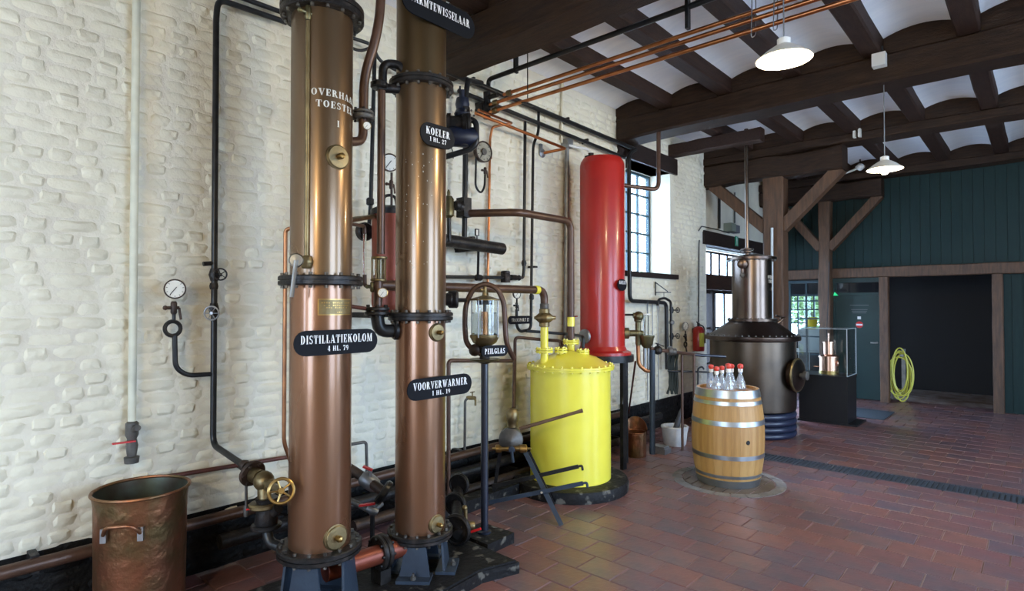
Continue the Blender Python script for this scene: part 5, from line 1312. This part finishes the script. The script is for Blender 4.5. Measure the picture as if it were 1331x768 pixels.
T.part('tee', MB().ball(WX(873, 419, .14), .04, 10), 'galvanized')
T = Thing('wall_bracket', 'small triangular iron bracket on the wall under the window sill', 'bracket', WX(852, 380, .02))
T.part('bracket', MB().bar(WX(852, 366, .03), WX(852, 384, .03), .012, .012).bar(WX(852, 367, .03), WX(868, 379, .15), .012, .012).bar(WX(852, 380, .03), WX(872, 380, .15), .012, .012), 'black_paint')
T.part('hanging_rod', MB().cyl(WX(863, 380, .11), WX(863, 388, .11), .004, n=6), 'black_paint')
for i, x in enumerate((841, 848, 855)):
    run('thin_wall_rod', ('first', 'second', 'third')[i] + ' of three thin grey rods on the wall counted from the red cylinder', 'galvanized', .006, [WX(x, 392, .03), WX(x + 1, 520, .03)], cat='rod')
# brass/brown pipe line to the railing with a blue-black valve
T = Thing('railing_valve', 'brown pipe with black lever valve in front of the pier', 'valve', P(862, 455))
T.part('pipe', MB().tube([P(845, 453), P(866, 456, .1), P(880, 458, .3), P(915, 462, .9)], .02), 'pipe_brown')
b = MB().ball(P(855, 455, .02), .05, 12); b.cyl(P(855, 452, .02), P(855, 446, .02), .012); b.bar(P(852, 446), P(863, 450), .02, .012); T.part('valve_body', b, 'iron_black')
T.part('flange', MB().disc(P(871, 456, .15), RGT, .05, .05).disc(P(876, 457, .2), RGT, .038, .05), 'grey_iron')
# railing with posts and hooks
T = Thing('pipe_railing', 'low railing of a dark bar on two thin brown posts behind the barrel', 'railing', (lambda p: (p.x, p.y, 0))(WD(887, 384, 6.9)))
dep = 6.9
T.part('top_rail', MB().tube([P(868, 457), P(903, 461), P(943, 463.5, .1)], .016), 'blue_black')
for x, y in ((886.5, 570), (902, 575)):
    f_ = P(x, 461); T.part('post', MB().tube([f_, Vector((f_.x, f_.y, 0))], .016), 'pipe_brown')
T.part('mid_rail', MB().tube([P(868, 482), P(935, 484, .1)], .012), 'black_paint')
T.part('hook', MB().tube([P(907, 500), P(907.5, 478), P(913, 476.5), P(915, 480)], .010, .03), 'black_paint')
b = MB(); rg = random.Random(2)
for k in range(7):
    x = 868 + k * 1.8; b.tube([P(x + 3, 456, .05), P(x + rg.uniform(-2, 2), 470, .08), P(x + rg.uniform(-4, 4), 500, .05), P(x + 2 + rg.uniform(-3, 3), 512, .04)], .014, .1, 6)
solo('green_hose_bundle', b, 'cable_green', 'bundle of dark green hoses hanging over the railing end', 'hose', P(872, 512))

# ---- bucket, mortar with pestle
bk = WZ(826, 592)
T = Thing('copper_measure', 'rusty copper bucket with a tall curved back lip on the floor', 'bucket', (bk.x, bk.y, 0))
T.part('body', MB().lathe([(1e-4, 0), (.115, 0), (.118, .01), (.118, .27), (.112, .27), (.112, .012), (1e-4, .012)], bk, n=36), 'copper_tub')
b = MB(); n = 20; vs = []
bd = (Vector((0, 1, 0)) * .9 - X_ * .5).normalized(); a_c = math.atan2(bd.y, bd.x)
for i in range(n + 1):
    a = a_c - 1.5 + 3.0 * i / n; hgt = .30 + .12 * math.cos((i / n - .5) * math.pi)
    for r_ in (.119, .113): vs += [(bk.x + r_ * math.cos(a), bk.y + r_ * math.sin(a), .2), (bk.x + r_ * 1.12 * math.cos(a), bk.y + r_ * 1.12 * math.sin(a), hgt)]
fs = []
for i in range(n):
    k = i * 4; fs += [(k, k + 4, k + 5, k + 1), (k + 2, k + 3, k + 7, k + 6), (k + 1, k + 5, k + 7, k + 3)]
T.part('back_lip', b.add(vs, fs), 'copper_tub'); T.part('rim', MB().torus(bk + Z_ * .27, Z_, .117, .006, 32, 6), 'copper_tub')
mo = WZ(877, 578)
solo('mortar', MB().lathe([(1e-4, 0), (.12, 0), (.135, .02), (.15, .16), (.165, .225), (.16, .235), (.135, .235), (.12, .20), (.10, .08), (1e-4, .06)], mo, n=36), 'marble', 'white marble mortar holding a dark pestle', 'mortar', (mo.x, mo.y, 0))
pa = Vector((mo.x - .02, mo.y, .075))
pt = WD(886, 531, proj(pa)[2])
solo('pestle', MB().sweep([pa, pa.lerp(pt, .15), pa.lerp(pt, .6), pa.lerp(pt, .92), pt], [.03, .042, .032, .022, .012], 14), 'pestle', 'dark tapered pestle leaning in the white mortar', 'pestle', tuple(pa))
# fire extinguisher and small gauge on the pier
fe = WX(908, 439, .10)
T = Thing('fire_extinguisher', 'red fire extinguisher with yellow label hung on the pier', 'fire extinguisher', (fe.x, fe.y, WX(908, 456, .1).z))
za, zb2 = WX(908, 456, .1).z, WX(908, 424, .1).z
T.part('cylinder', MB().lathe([(1e-4, za), (.08, za), (.085, za + .02), (.085, zb2 - .06), (.06, zb2 - .015), (.03, zb2), (1e-4, zb2)], Vector((fe.x, fe.y, 0)), n=28), 'red_paint')
T.part('label_sticker', MB().lathe([(.0862, za + .07), (.0862, zb2 - .10)], Vector((fe.x, fe.y, 0)), n=10, a0=-1.0, a1=.1), 'hose_yellow')
T.part('valve_head', MB().cyl((fe.x, fe.y, zb2), (fe.x, fe.y, zb2 + .05), .02).bar((fe.x, fe.y, zb2 + .05), (fe.x + .02, fe.y - .1, zb2 + .07), .02, .012), 'black_paint')
T.part('hose', MB().tube([Vector((fe.x, fe.y, zb2 + .03)), Vector((fe.x + .06, fe.y + .06, zb2)), Vector((fe.x + .09, fe.y + .03, za + .12))], .010, .05), 'black_paint')
T.part('wall_hook', MB().box((.012, fe.y - .03, zb2 - .1), (fe.x - .07, fe.y + .03, zb2 - .03)), 'black_paint')
run('pier_cable', 'thin black cable running up the pier above the extinguisher', 'black_paint', .010, [WX(908, 420, .03), WX(908.5, 318, .03), WX(909, 312, .05)], cat='cable')
T = Thing('pier_gauge', 'small steel gauge with pigtail and cock on the pier', 'gauge', WX(891, 456, .08))
gauge(T, WX(891.5, 424, .10), X_ - Y_ * .2, .062, 'steel', 'dial_white', name='gauge_case')
b = MB(); cock(b, WX(891, 437, .09), Z_, .018); b.tube([WX(891, 430, .08), WX(891, 446, .08)], .010); T.part('cock', b, 'black_paint')
T.part('pigtail', MB().torus(WX(891, 447.5, .08), X_, .038, .012, 20, 6).tube([WX(891.5, 451, .08), WX(892.5, 457, .08)], .011), 'black_paint')

# ================================================================== BARREL AND BOTTLES
T = Thing('oak_barrel', 'oak wine barrel with six galvanized hoops standing on the round floor cover', 'barrel', (BAR.x, BAR.y, .005))
BH = .90
def brad(h):
    t = (h / BH - .5) * 2; return .285 + .050 * (1 - t * t)
NS = 26; n = 14
def stave(mi):
    vs = []; w = math.pi / NS * .985
    for j in range(n + 1):
        h = BH * j / n; r = brad(h)
        for rr_, a in ((r, -w), (r + .0012, 0), (r, w), (r - .024, w), (r - .024, -w)): vs.append((rr_ * math.cos(a), rr_ * math.sin(a), h))
    fs = []
    for j in range(n):
        for k in range(5): fs.append((j * 5 + k, j * 5 + (k + 1) % 5, j * 5 + 5 + (k + 1) % 5, j * 5 + 5 + k))
    fs += [tuple(reversed(range(5))), tuple(n * 5 + k for k in range(5))]
    return MB().add(vs, fs).mesh('stave', mi)
SM = [stave(m) for m in ('oak_barrel', 'oak_barrel2', 'oak_barrel3')]
rb2 = random.Random(4)
for i in range(NS):
    o = ob('stave', SM[rb2.choice((0, 0, 1, 1, 2))], T.o); o.rotation_euler = (0, 0, math.tau * i / NS)
bz = T.loc.z
for h0, h1 in ((.0, .068), (.088, .116), (.265, .305), (.575, .62), (.765, .80), (.83, BH)):
    prof = [(brad(h) + .0005, bz + h) for h in (h0, (h0 + h1) / 2, h1)] + [(brad(h) + .0045, bz + h) for h in (h1, (h0 + h1) / 2, h0)]
    prof.append(prof[0])
    b = MB(); b.lathe(prof, (BAR.x, BAR.y, 0), n=56); b.f = b.f[:-2]
    T.part('hoop', b, 'hoop')
T.part('head', MB().lathe([(1e-4, bz + BH - .045), (brad(BH) - .022, bz + BH - .045), (brad(BH) - .022, bz + BH - .028), (1e-4, bz + BH - .028)], (BAR.x, BAR.y, 0), n=40), 'barrel_head')
hp = WD(970, 575, proj((BAR.x, BAR.y, .45))[2] - .3); ang = math.atan2(hp.y - BAR.y, hp.x - BAR.x); hz = ZD(575, proj((BAR.x, BAR.y, .45))[2] - .31)
dn = Vector((math.cos(ang), math.sin(ang), 0))
T.part('bung_hole', MB().disc(BAR + dn * (brad(hz) - .002) + Z_ * hz, dn, .021, .012, 16), 'pedestal_black', label='dark round bung hole')
ztop = bz + BH - .028
bt = None
for i, (px, py, s) in enumerate(((924.5, 504, .95), (931.5, 507.5, .95), (938.5, 505, .92), (947, 508, 1.08), (951, 504.2, .98), (962.5, 506, 1.02))):
    p = WZ(px, py, ztop)
    if bt is None:
        T = Thing('swing_top_bottle', '', 'bottle', (0, 0, 0), 'glass bottles on the barrel')
        g = T.part('glass', MB().lathe([(1e-4, .0005), (.046, .0005), (.052, .006), (.051, .03), (.022, .135), (.0165, .15), (.0165, .185), (.020, .188), (.020, .198), (.013, .199), (.0125, .15), (.018, .134), (.048, .03), (.048, .01), (1e-4, .008)], n=24), 'bottle_glass')
        T.part('stopper', MB().lathe([(.013, .19), (.018, .200), (.025, .208), (.029, .223), (.024, .240), (1e-4, .248)], n=16), 'stopper_red')
        T.part('porcelain_collar', MB().lathe([(.0205, .165), (.022, .168), (.022, .196), (.0205, .199)], n=20), 'porcelain')
        T.part('wire_bail', MB().tube([Vector((.022, 0, .18)), Vector((.032, 0, .23)), Vector((.0, 0, .25)), Vector((-.032, 0, .23)), Vector((-.022, 0, .18))], .0016, .02, 6), 'steel')
        T.part('paper_label', MB().lathe([(.0452, .055), (.0385, .08)], n=8, a0=-1.5, a1=.1), 'label_paper')
        bt = T.o; o = bt
    else: o = copy_tree(bt)
    o.location = (p.x, p.y, ztop); o.scale = (s, s, s); o.rotation_euler = (0, 0, .4 * i)
    o['label'] = ['clear swing-top bottle with red stopper, at the outer end of the row toward the railing', 'clear swing-top bottle with red stopper, second from the railing', 'clear swing-top bottle with red stopper, in the middle before the gap',
                  'largest clear swing-top bottle with red stopper on the barrel', 'clear swing-top bottle with red stopper standing behind the largest bottle', 'clear swing-top bottle with red stopper standing apart toward the still'][i]

# ================================================================== KETTLE STILL
K = WD(977, 384, 7.9); K.z = 0
zk = lambda py: ZD(py, 7.9)
T = Thing('pot_still', 'large dark copper pot still with riveted lid and upright copper neck', 'still', (K.x, K.y, 0))
zl = zk(437)
for k in range(4): T.part('coil_ring', MB().torus(K + Z_ * (.042 + k * .081), Z_, .50, .0415, 48, 10), 'coil_blue')
T.part('base_drum', MB().lathe([(.47, .0), (.47, .33), (1e-4, .33)], K, n=40), 'coil_blue')
T.part('body', MB().lathe([(.50, .325), (.535, .345), (.54, .40), (.54, zl - .03)], K, n=56), 'kettle_copper')
rm = T.part('rim', MB().lathe([(.53, zl - .055), (.595, zl - .04), (.60, zl - .03), (.60, zl + .012), (.59, zl + .02), (.53, zl + .025)], K, n=56), 'kettle_lid')
T.part('rim_bolts', bolt_ring(K + Z_ * zl, Z_, .575, 44, .009, .075), 'grey_iron', rm)
zn0, zn1 = zk(417), zk(337)
T.part('lid', MB().lathe([(.56, zl + .02), (.50, zl + .055), (.36, zn0 - .05), (.30, zn0 - .01), (.29, zn0 + .01)], K, n=56), 'kettle_lid')
nk = T.part('neck', MB().lathe([(.252, zn0), (.252, zn1)], K, n=48), 'kettle_neck')
T.part('neck_flange', MB().lathe([(.262, zn0 - .005), (.315, zn0), (.315, zn0 + .03), (.262, zn0 + .035)], K, n=48), 'kettle_lid')
T.part('neck_bolts', bolt_ring(K + Z_ * (zn0 + .015), Z_, .295, 20, .009, .06), 'grey_iron')
T.part('neck_cap', MB().lathe([(.262, zn1 - .02), (.315, zn1 - .012), (.315, zn1 + .02), (.27, zn1 + .03), (.12, zn1 + .06), (1e-4, zn1 + .065)], K, n=48), 'kettle_lid')
T.part('cap_bolts', bolt_ring(K + Z_ * zn1, Z_, .295, 24, .009, .06), 'grey_iron')
vp = K + Vector((-.05, -.02, 0))
b = MB().tube([vp + Z_ * (zn1 + .05), vp + Z_ * 4.1], .026, k=12); T.part('vapour_pipe', b, 'kettle_neck')
b = MB().disc(vp + Z_ * zk(324), Z_, .085, .025).disc(vp + Z_ * zk(327.5), Z_, .085, .025).cyl(vp + Z_ * zk(332), vp + Z_ * zk(322), .035); T.part('pipe_flange', b, 'kettle_lid')
gp = WD(964.5, 343, 7.63)
T.part('cowl', MB().lathe([(.05, -.03), (.062, 0), (.062, .03), (.04, .04), (1e-4, .042)], gp, CAM - gp + X_, 20).cyl(gp - Z_ * .05, gp - Z_ * .15, .025), 'kettle_lid')
T.part('cowl_tap', MB().cyl(WD(963, 356, 7.62), WD(967, 358.5, 7.6), .03, n=10), 'grey_iron')
# manhole on the right side
md = Vector((1, -.12, 0)).normalized(); mc = K + md * .55 + Z_ * ZD(486, 7.55)
mh = T.part('manhole', MB().lathe([(.19, -.02), (.19, .03), (.205, .035), (.205, .06), (.19, .065), (.14, .075), (1e-4, .085)], mc, md, 32), 'kettle_lid')
T.part('manhole_ring', MB().torus(mc + md * .045, md, .20, .018, 36, 8), 'brass_dull', mh); T.part('manhole_knob', MB().lathe([(.03, .07), (.03, .12), (.055, .125), (.055, .17), (.03, .18)], mc, md, 16), 'grey_iron', mh)
p = WD(1008, 428, 7.75)
b = MB().tube([p - Z_ * .05, p + Z_ * .09], .032); b.cyl(p + Z_ * .06, p + Z_ * .06 + RGT * .1 + Z_ * .08, .02); wheel(b, p + RGT * .07 + Z_ * .17, Z_ + RGT * .2, .055, .010, 4); b.cyl(p + RGT * .05 + Z_ * .08, p + RGT * .07 + Z_ * .18, .010)
T.part('lid_valve', b, 'kettle_lid')
c_ = K + Vector((.262, 0, 0))
l = MB()
for (txt, hh, ww, zc) in (('OVERHAAL', .045, .20, zk(361)), ('TOESTEL', .045, .17, zk(366.5)), ('II', .04, None, zk(376))):
    def warp(x, y, zc=zc):
        a = x / .262 + .0; return Vector((K.x + .2645 * math.cos(a), K.y + .2645 * math.sin(a), zc + y))
    put_text(l, txt, c_, Y_, Z_, hh, ww, warp, .12)
T.part('painted_lettering', l, 'lettering_worn', smooth=False)

# ================================================================== DISPLAY CASE
ax0, ax1, ay0, ay1, az = 1.30, 1.94, 9.32, 9.86, .69
T = Thing('display_pedestal', 'black display pedestal behind the pot still', 'pedestal', ((ax0 + ax1) / 2, (ay0 + ay1) / 2, 0))
T.part('foot', MB().box((ax0 - .02, ay0 - .02, 0), (ax1 + .12, ay1 + .02, .025)), 'pedestal_black', smooth=False)
T.part('column', MB().box((ax0, ay0, .025), (ax1, ay1, az - .03)), 'pedestal_black', smooth=False)
T.part('top_plate', MB().box((ax0 - .012, ay0 - .012, az - .03), (ax1 + .012, ay1 + .012, az)), 'pedestal_black', smooth=False)
T = Thing('glass_case', 'clear glass case with bright edges on the black pedestal', 'display case', ((ax0 + ax1) / 2, (ay0 + ay1) / 2, az))
zt = 1.365
for nme, a, c in (('pane', (ax0, ay0, az), (ax1, ay0 + .006, zt)), ('pane', (ax0, ay1 - .006, az), (ax1, ay1, zt)), ('pane', (ax0, ay0 + .006, az), (ax0 + .006, ay1 - .006, zt)), ('pane', (ax1 - .006, ay0 + .006, az), (ax1, ay1 - .006, zt)), ('top_pane', (ax0, ay0, zt), (ax1, ay1, zt + .006))):
    T.part(nme, MB().box(a, c), 'case_glass', smooth=False)
b = MB(); e = .0035
for y in (ay0, ay1):
    for x in (ax0, ax1): b.box((x - e, y - e, az), (x + e, y + e, zt))
    b.box((ax0, y - e, zt - e), (ax1, y + e, zt + e))
for x in (ax0, ax1): b.box((x - e, ay0, zt - e), (x + e, ay1, zt + e))
b.box((ax1 - e, ay0, az), (ax1 + e, ay1, az + 2 * e))
T.part('edge_profiles', b, 'white_edge', smooth=False)
ms = Vector(((ax0 + ax1) / 2 + .02, (ay0 + ay1) / 2, az))
T = Thing('miniature_still', 'bright copper model of the pot still inside the glass case', 'model', tuple(ms))
T.part('base', MB().lathe([(1e-4, 0), (.13, 0), (.13, .05), (1e-4, .05)], ms, n=28), 'brass')
T.part('pot', MB().lathe([(.125, .05), (.125, .24), (.14, .245), (.14, .262), (.125, .268), (.075, .29)], ms, n=32), 'copper_mini')
T.part('neck', MB().lathe([(.068, .285), (.068, .46), (.078, .462), (.078, .474), (.03, .48)], ms, n=28), 'copper_mini')
T.part('pipe', MB().tube([ms + Z_ * .475, ms + Z_ * .60], .009), 'copper_mini'); T.part('manhole', MB().disc(ms + Vector((.128, -.02, .16)), X_, .045, .02), 'copper_mini')
T.part('side_tap', MB().tube([ms + Vector((-.12, -.03, .1)), ms + Vector((-.19, -.05, .1))], .008), 'copper_mini')

# ================================================================== LAMPS
lamp0 = None
for i, (px, py, d_, lab) in enumerate(((1019, 78, 3.35, 'lit white enamel pendant lamp below the copper pipes'), (1146, 217, 5.4, 'lit white enamel pendant lamp hanging on a long cord before the green wall'), (None, None, None, 'unseen white enamel pendant lamp added on a joist to brighten the left wall'))):
    q = WD(px, py, d_) if px else Vector((4.265, -2.0, 3.03))
    if i == 1: q.y = 6.42
    top_ = (3.76, 3.78, 4.06)[i]
    if lamp0 is None:
        T = Thing('pendant_lamp', lab, 'lamp', (0, 0, 0), 'pendant lamps')
        prof = [(.150, .0), (.152, .004), (.10, .045), (.055, .075), (.035, .085), (.035, .12), (.012, .13), (1e-4, .131)]
        prof = list(reversed([(1e-4, .118), (.030, .115), (.030, .082), (.05, .071), (.096, .041), (.147, .0)])) + prof
        b = MB(); b.lathe([(.147, .0), (.096, .041), (.05, .071), (.030, .082), (.030, .115), (1e-4, .118)], n=36).uncap()
        b.lathe([(.147, .0), (.152, .002), (.101, .046), (.055, .077), (.036, .087), (.036, .12), (.012, .131), (1e-4, .132)], n=36).uncap()
        T.part('shade', b, 'enamel')
        T.part('bulb', MB().lathe([(1e-4, -.045), (.02, -.042), (.034, -.025), (.038, -.005), (.030, .02), (.016, .04), (.014, .08)], n=20), 'bulb')
        cord = T.part('cord', MB().cyl((0, 0, .13), (0, 0, 1.0), .004, n=6), 'galvanized')
        L = bpy.data.lights.new('lamp_light', 'POINT'); L.energy = LAMP_W; L.color = (1.0, .80, .48); L.shadow_soft_size = .04
        lo = bpy.data.objects.new('lamp_light', L); COL.objects.link(lo); lo.parent = T.o; lo.location = (0, 0, -.06)
        lamp0 = T.o; o = lamp0
    else: o = copy_tree(lamp0); o['label'] = lab
    if i == 2:  # this lamp is added out of view, stronger, to warm the left wall
        for ch in o.children:
            if ch.type == 'LIGHT': ch.data = ch.data.copy(); ch.data.energy = LAMP_W * 3.1
    o.location = q
    for ch in o.children:
        if ch.name.startswith('cord'): ch.data = MB().cyl((0, 0, .13), (0, 0, top_ - q.z), .004, n=6).mesh('cord', 'galvanized')
jb = WY(1144, 80, 6.33)
b = MB().box((jb.x - .055, 6.25, jb.z - .06), (jb.x + .055, 6.34, jb.z + .06)); 
T = Thing('junction_box', 'white junction box on the beam above the lamp cord', 'junction box', (jb.x, 6.34, jb.z))
T.part('box', b, 'plastic_white', smooth=False); T.part('glands', MB().cyl((jb.x - .02, 6.3, jb.z + .06), (jb.x - .02, 6.3, jb.z + .13), .012).cyl((jb.x + .02, 6.3, jb.z + .06), (jb.x + .02, 6.3, jb.z + .13), .012), 'black_paint')
q = WY(1115, 174, 8.93)
T = Thing('beam_socket', 'small pale cable clips fixed to the dark beam', 'cable clip', tuple(q))
T.part('clips', MB().box((q.x - .05, 8.88, q.z - .05), (q.x - .02, 8.95, q.z + .06)).box((q.x + .01, 8.88, q.z - .05), (q.x + .04, 8.95, q.z + .06)), 'plastic_white', smooth=False)
q = WY(1118, 217, 11.6)
T = Thing('ceiling_speaker', 'small white conical fitting with a tube under the far beam', 'fitting', tuple(q))
T.part('cone', MB().lathe([(.02, .06), (.07, .02), (.075, -.01), (.02, -.06), (1e-4, -.065)], q, -Z_, 16), 'plastic_white'); T.part('tube', MB().tube([WY(1090, 228, 11.6), WY(1110, 221, 11.6), q], .018), 'plastic_white')
T.part('bracket', MB().cyl(q, q + Z_ * .3, .012), 'black_paint')

# ---- copper bend high by the window, exit sign, box, cables
T = run('brown_ceiling_bend', 'brown pipe coming down from the beam and bending to the window', 'pipe_brown', .026, [WX(856, 172, .6), WX(856, 247, .6), WX(806, 240, .35)], .10)
T = Thing('exit_sign', 'small green emergency exit sign on the dark lintel', 'exit sign', WX(958, 322, .045))
ec = WX(958, 313.5, .045)
T.part('panel', MB().box((.031, ec.y - .055, ec.z - .085), (.045, ec.y + .055, ec.z + .085)), 'sign_green', smooth=False)
b = MB(); e_ = .0465
def flat(mb, pts): mb.add([(e_, ec.y + y, ec.z + z_) for y, z_ in pts], [tuple(range(len(pts)))])
flat(b, [(-.012 + .014 * math.cos(k * .785), .055 + .014 * math.sin(k * .785)) for k in range(8)]); flat(b, [(-.03, .035), (.012, .04), (.006, -.01), (-.02, -.01)]); flat(b, [(-.02, -.01), (-.005, -.01), (-.03, -.07), (-.045, -.07)]); flat(b, [(-.004, -.01), (.008, -.01), (.03, -.07), (.018, -.07)])
T.part('running_figure', b, 'lettering', smooth=False)
bx_ = WX(951, 296, -.04)
T = Thing('emergency_light', 'greenish grey emergency light box above the lintel', 'light box', tuple(bx_))
T.part('housing', MB().box((RX, bx_.y - .16, bx_.z - .07), (.02, bx_.y + .05, bx_.z + .07)), 'box_green', smooth=False); T.part('cover', MB().box((RX, bx_.y + .05, bx_.z - .075), (.0, bx_.y + .28, bx_.z + .06)), 'box_grey', smooth=False)
run('wall_conduit', 'dark conduit dropping from the bolster to the lintel', 'black_paint', .022, [WX(935, 240, RX + .03), WX(935, 297, RX + .03)])
run('wall_conduit', 'thin dark conduit dropping to the emergency light box', 'black_paint', .012, [WX(955, 250, RX + .03), WX(955, 290, RX + .03)])
run('lintel_cable', 'thin black cable lying along the top of the lintel', 'black_paint', .008, [WX(908, 300, .04), WX(912, 294, .03), WX(932, 298, -.06), WX(948, 303, -.08)], cat='cable')
run('bright_edge_strip', 'white strip added for the bright reveal edge at the braced post behind the still', 'white_edge', .018, [WY(1003.5, 296, 8.95), WY(1003.5, 428, 8.95)])  # white strip added in place of the bright edge of the wall reveal
# exit glow behind the door transom
q = WY(1087, 382, EY - .03)
T = Thing('exit_light', 'small glowing green exit light over the green door', 'exit sign', tuple(q))
T.part('lens', MB().prism([(-.05, -.03), (.03, -.03), (-.03, .035)], (q.x, EY - .01, q.z), X_, Z_, .02), 'exit_glow', smooth=False)
T.part('housing', MB().box((q.x - .12, EY - .03, q.z - .06), (q.x - .065, EY + .0, q.z + .09)), 'plastic_white', smooth=False)
b = MB().tube([WY(1078, 340, EY - .29), WY(1076, 400, EY - .29), WY(1074, 440, EY - .29)], .007)
solo('post_cable', b, 'black_paint', 'black cable running down the post beside the green door', 'cable', WY(1074, 440, EY - .29))
# coiled yellow hose in the dark opening
hc = WY(1173, 485, 12.25)
b = MB(); rh = random.Random(8)
for k in range(7):
    ox, oz, ra, rb_ = rh.uniform(-.06, .06), rh.uniform(-.10, .06), rh.uniform(.10, .20), rh.uniform(.32, .42)
    pts = [Vector((hc.x + ox + ra * math.cos(t * math.tau / 28), 12.22 + k * .018, hc.z + oz + rb_ * math.sin(t * math.tau / 28))) for t in range(28)]
    b.sweep(pts, .012, 6, closed=True)
T = Thing('coiled_hose', 'coiled yellow-green hose hanging in the dark opening', 'hose', (hc.x, 12.25, hc.z - .4))
T.part('coil', b, 'hose_yellow')
T.part('hanger_post', MB().box((hc.x - .03, 12.36, 0), (hc.x + .03, 12.40, hc.z + .42)).box((hc.x - .03, 12.18, hc.z + .30), (hc.x + .03, 12.36, hc.z + .33)), 'galvanized', smooth=False)
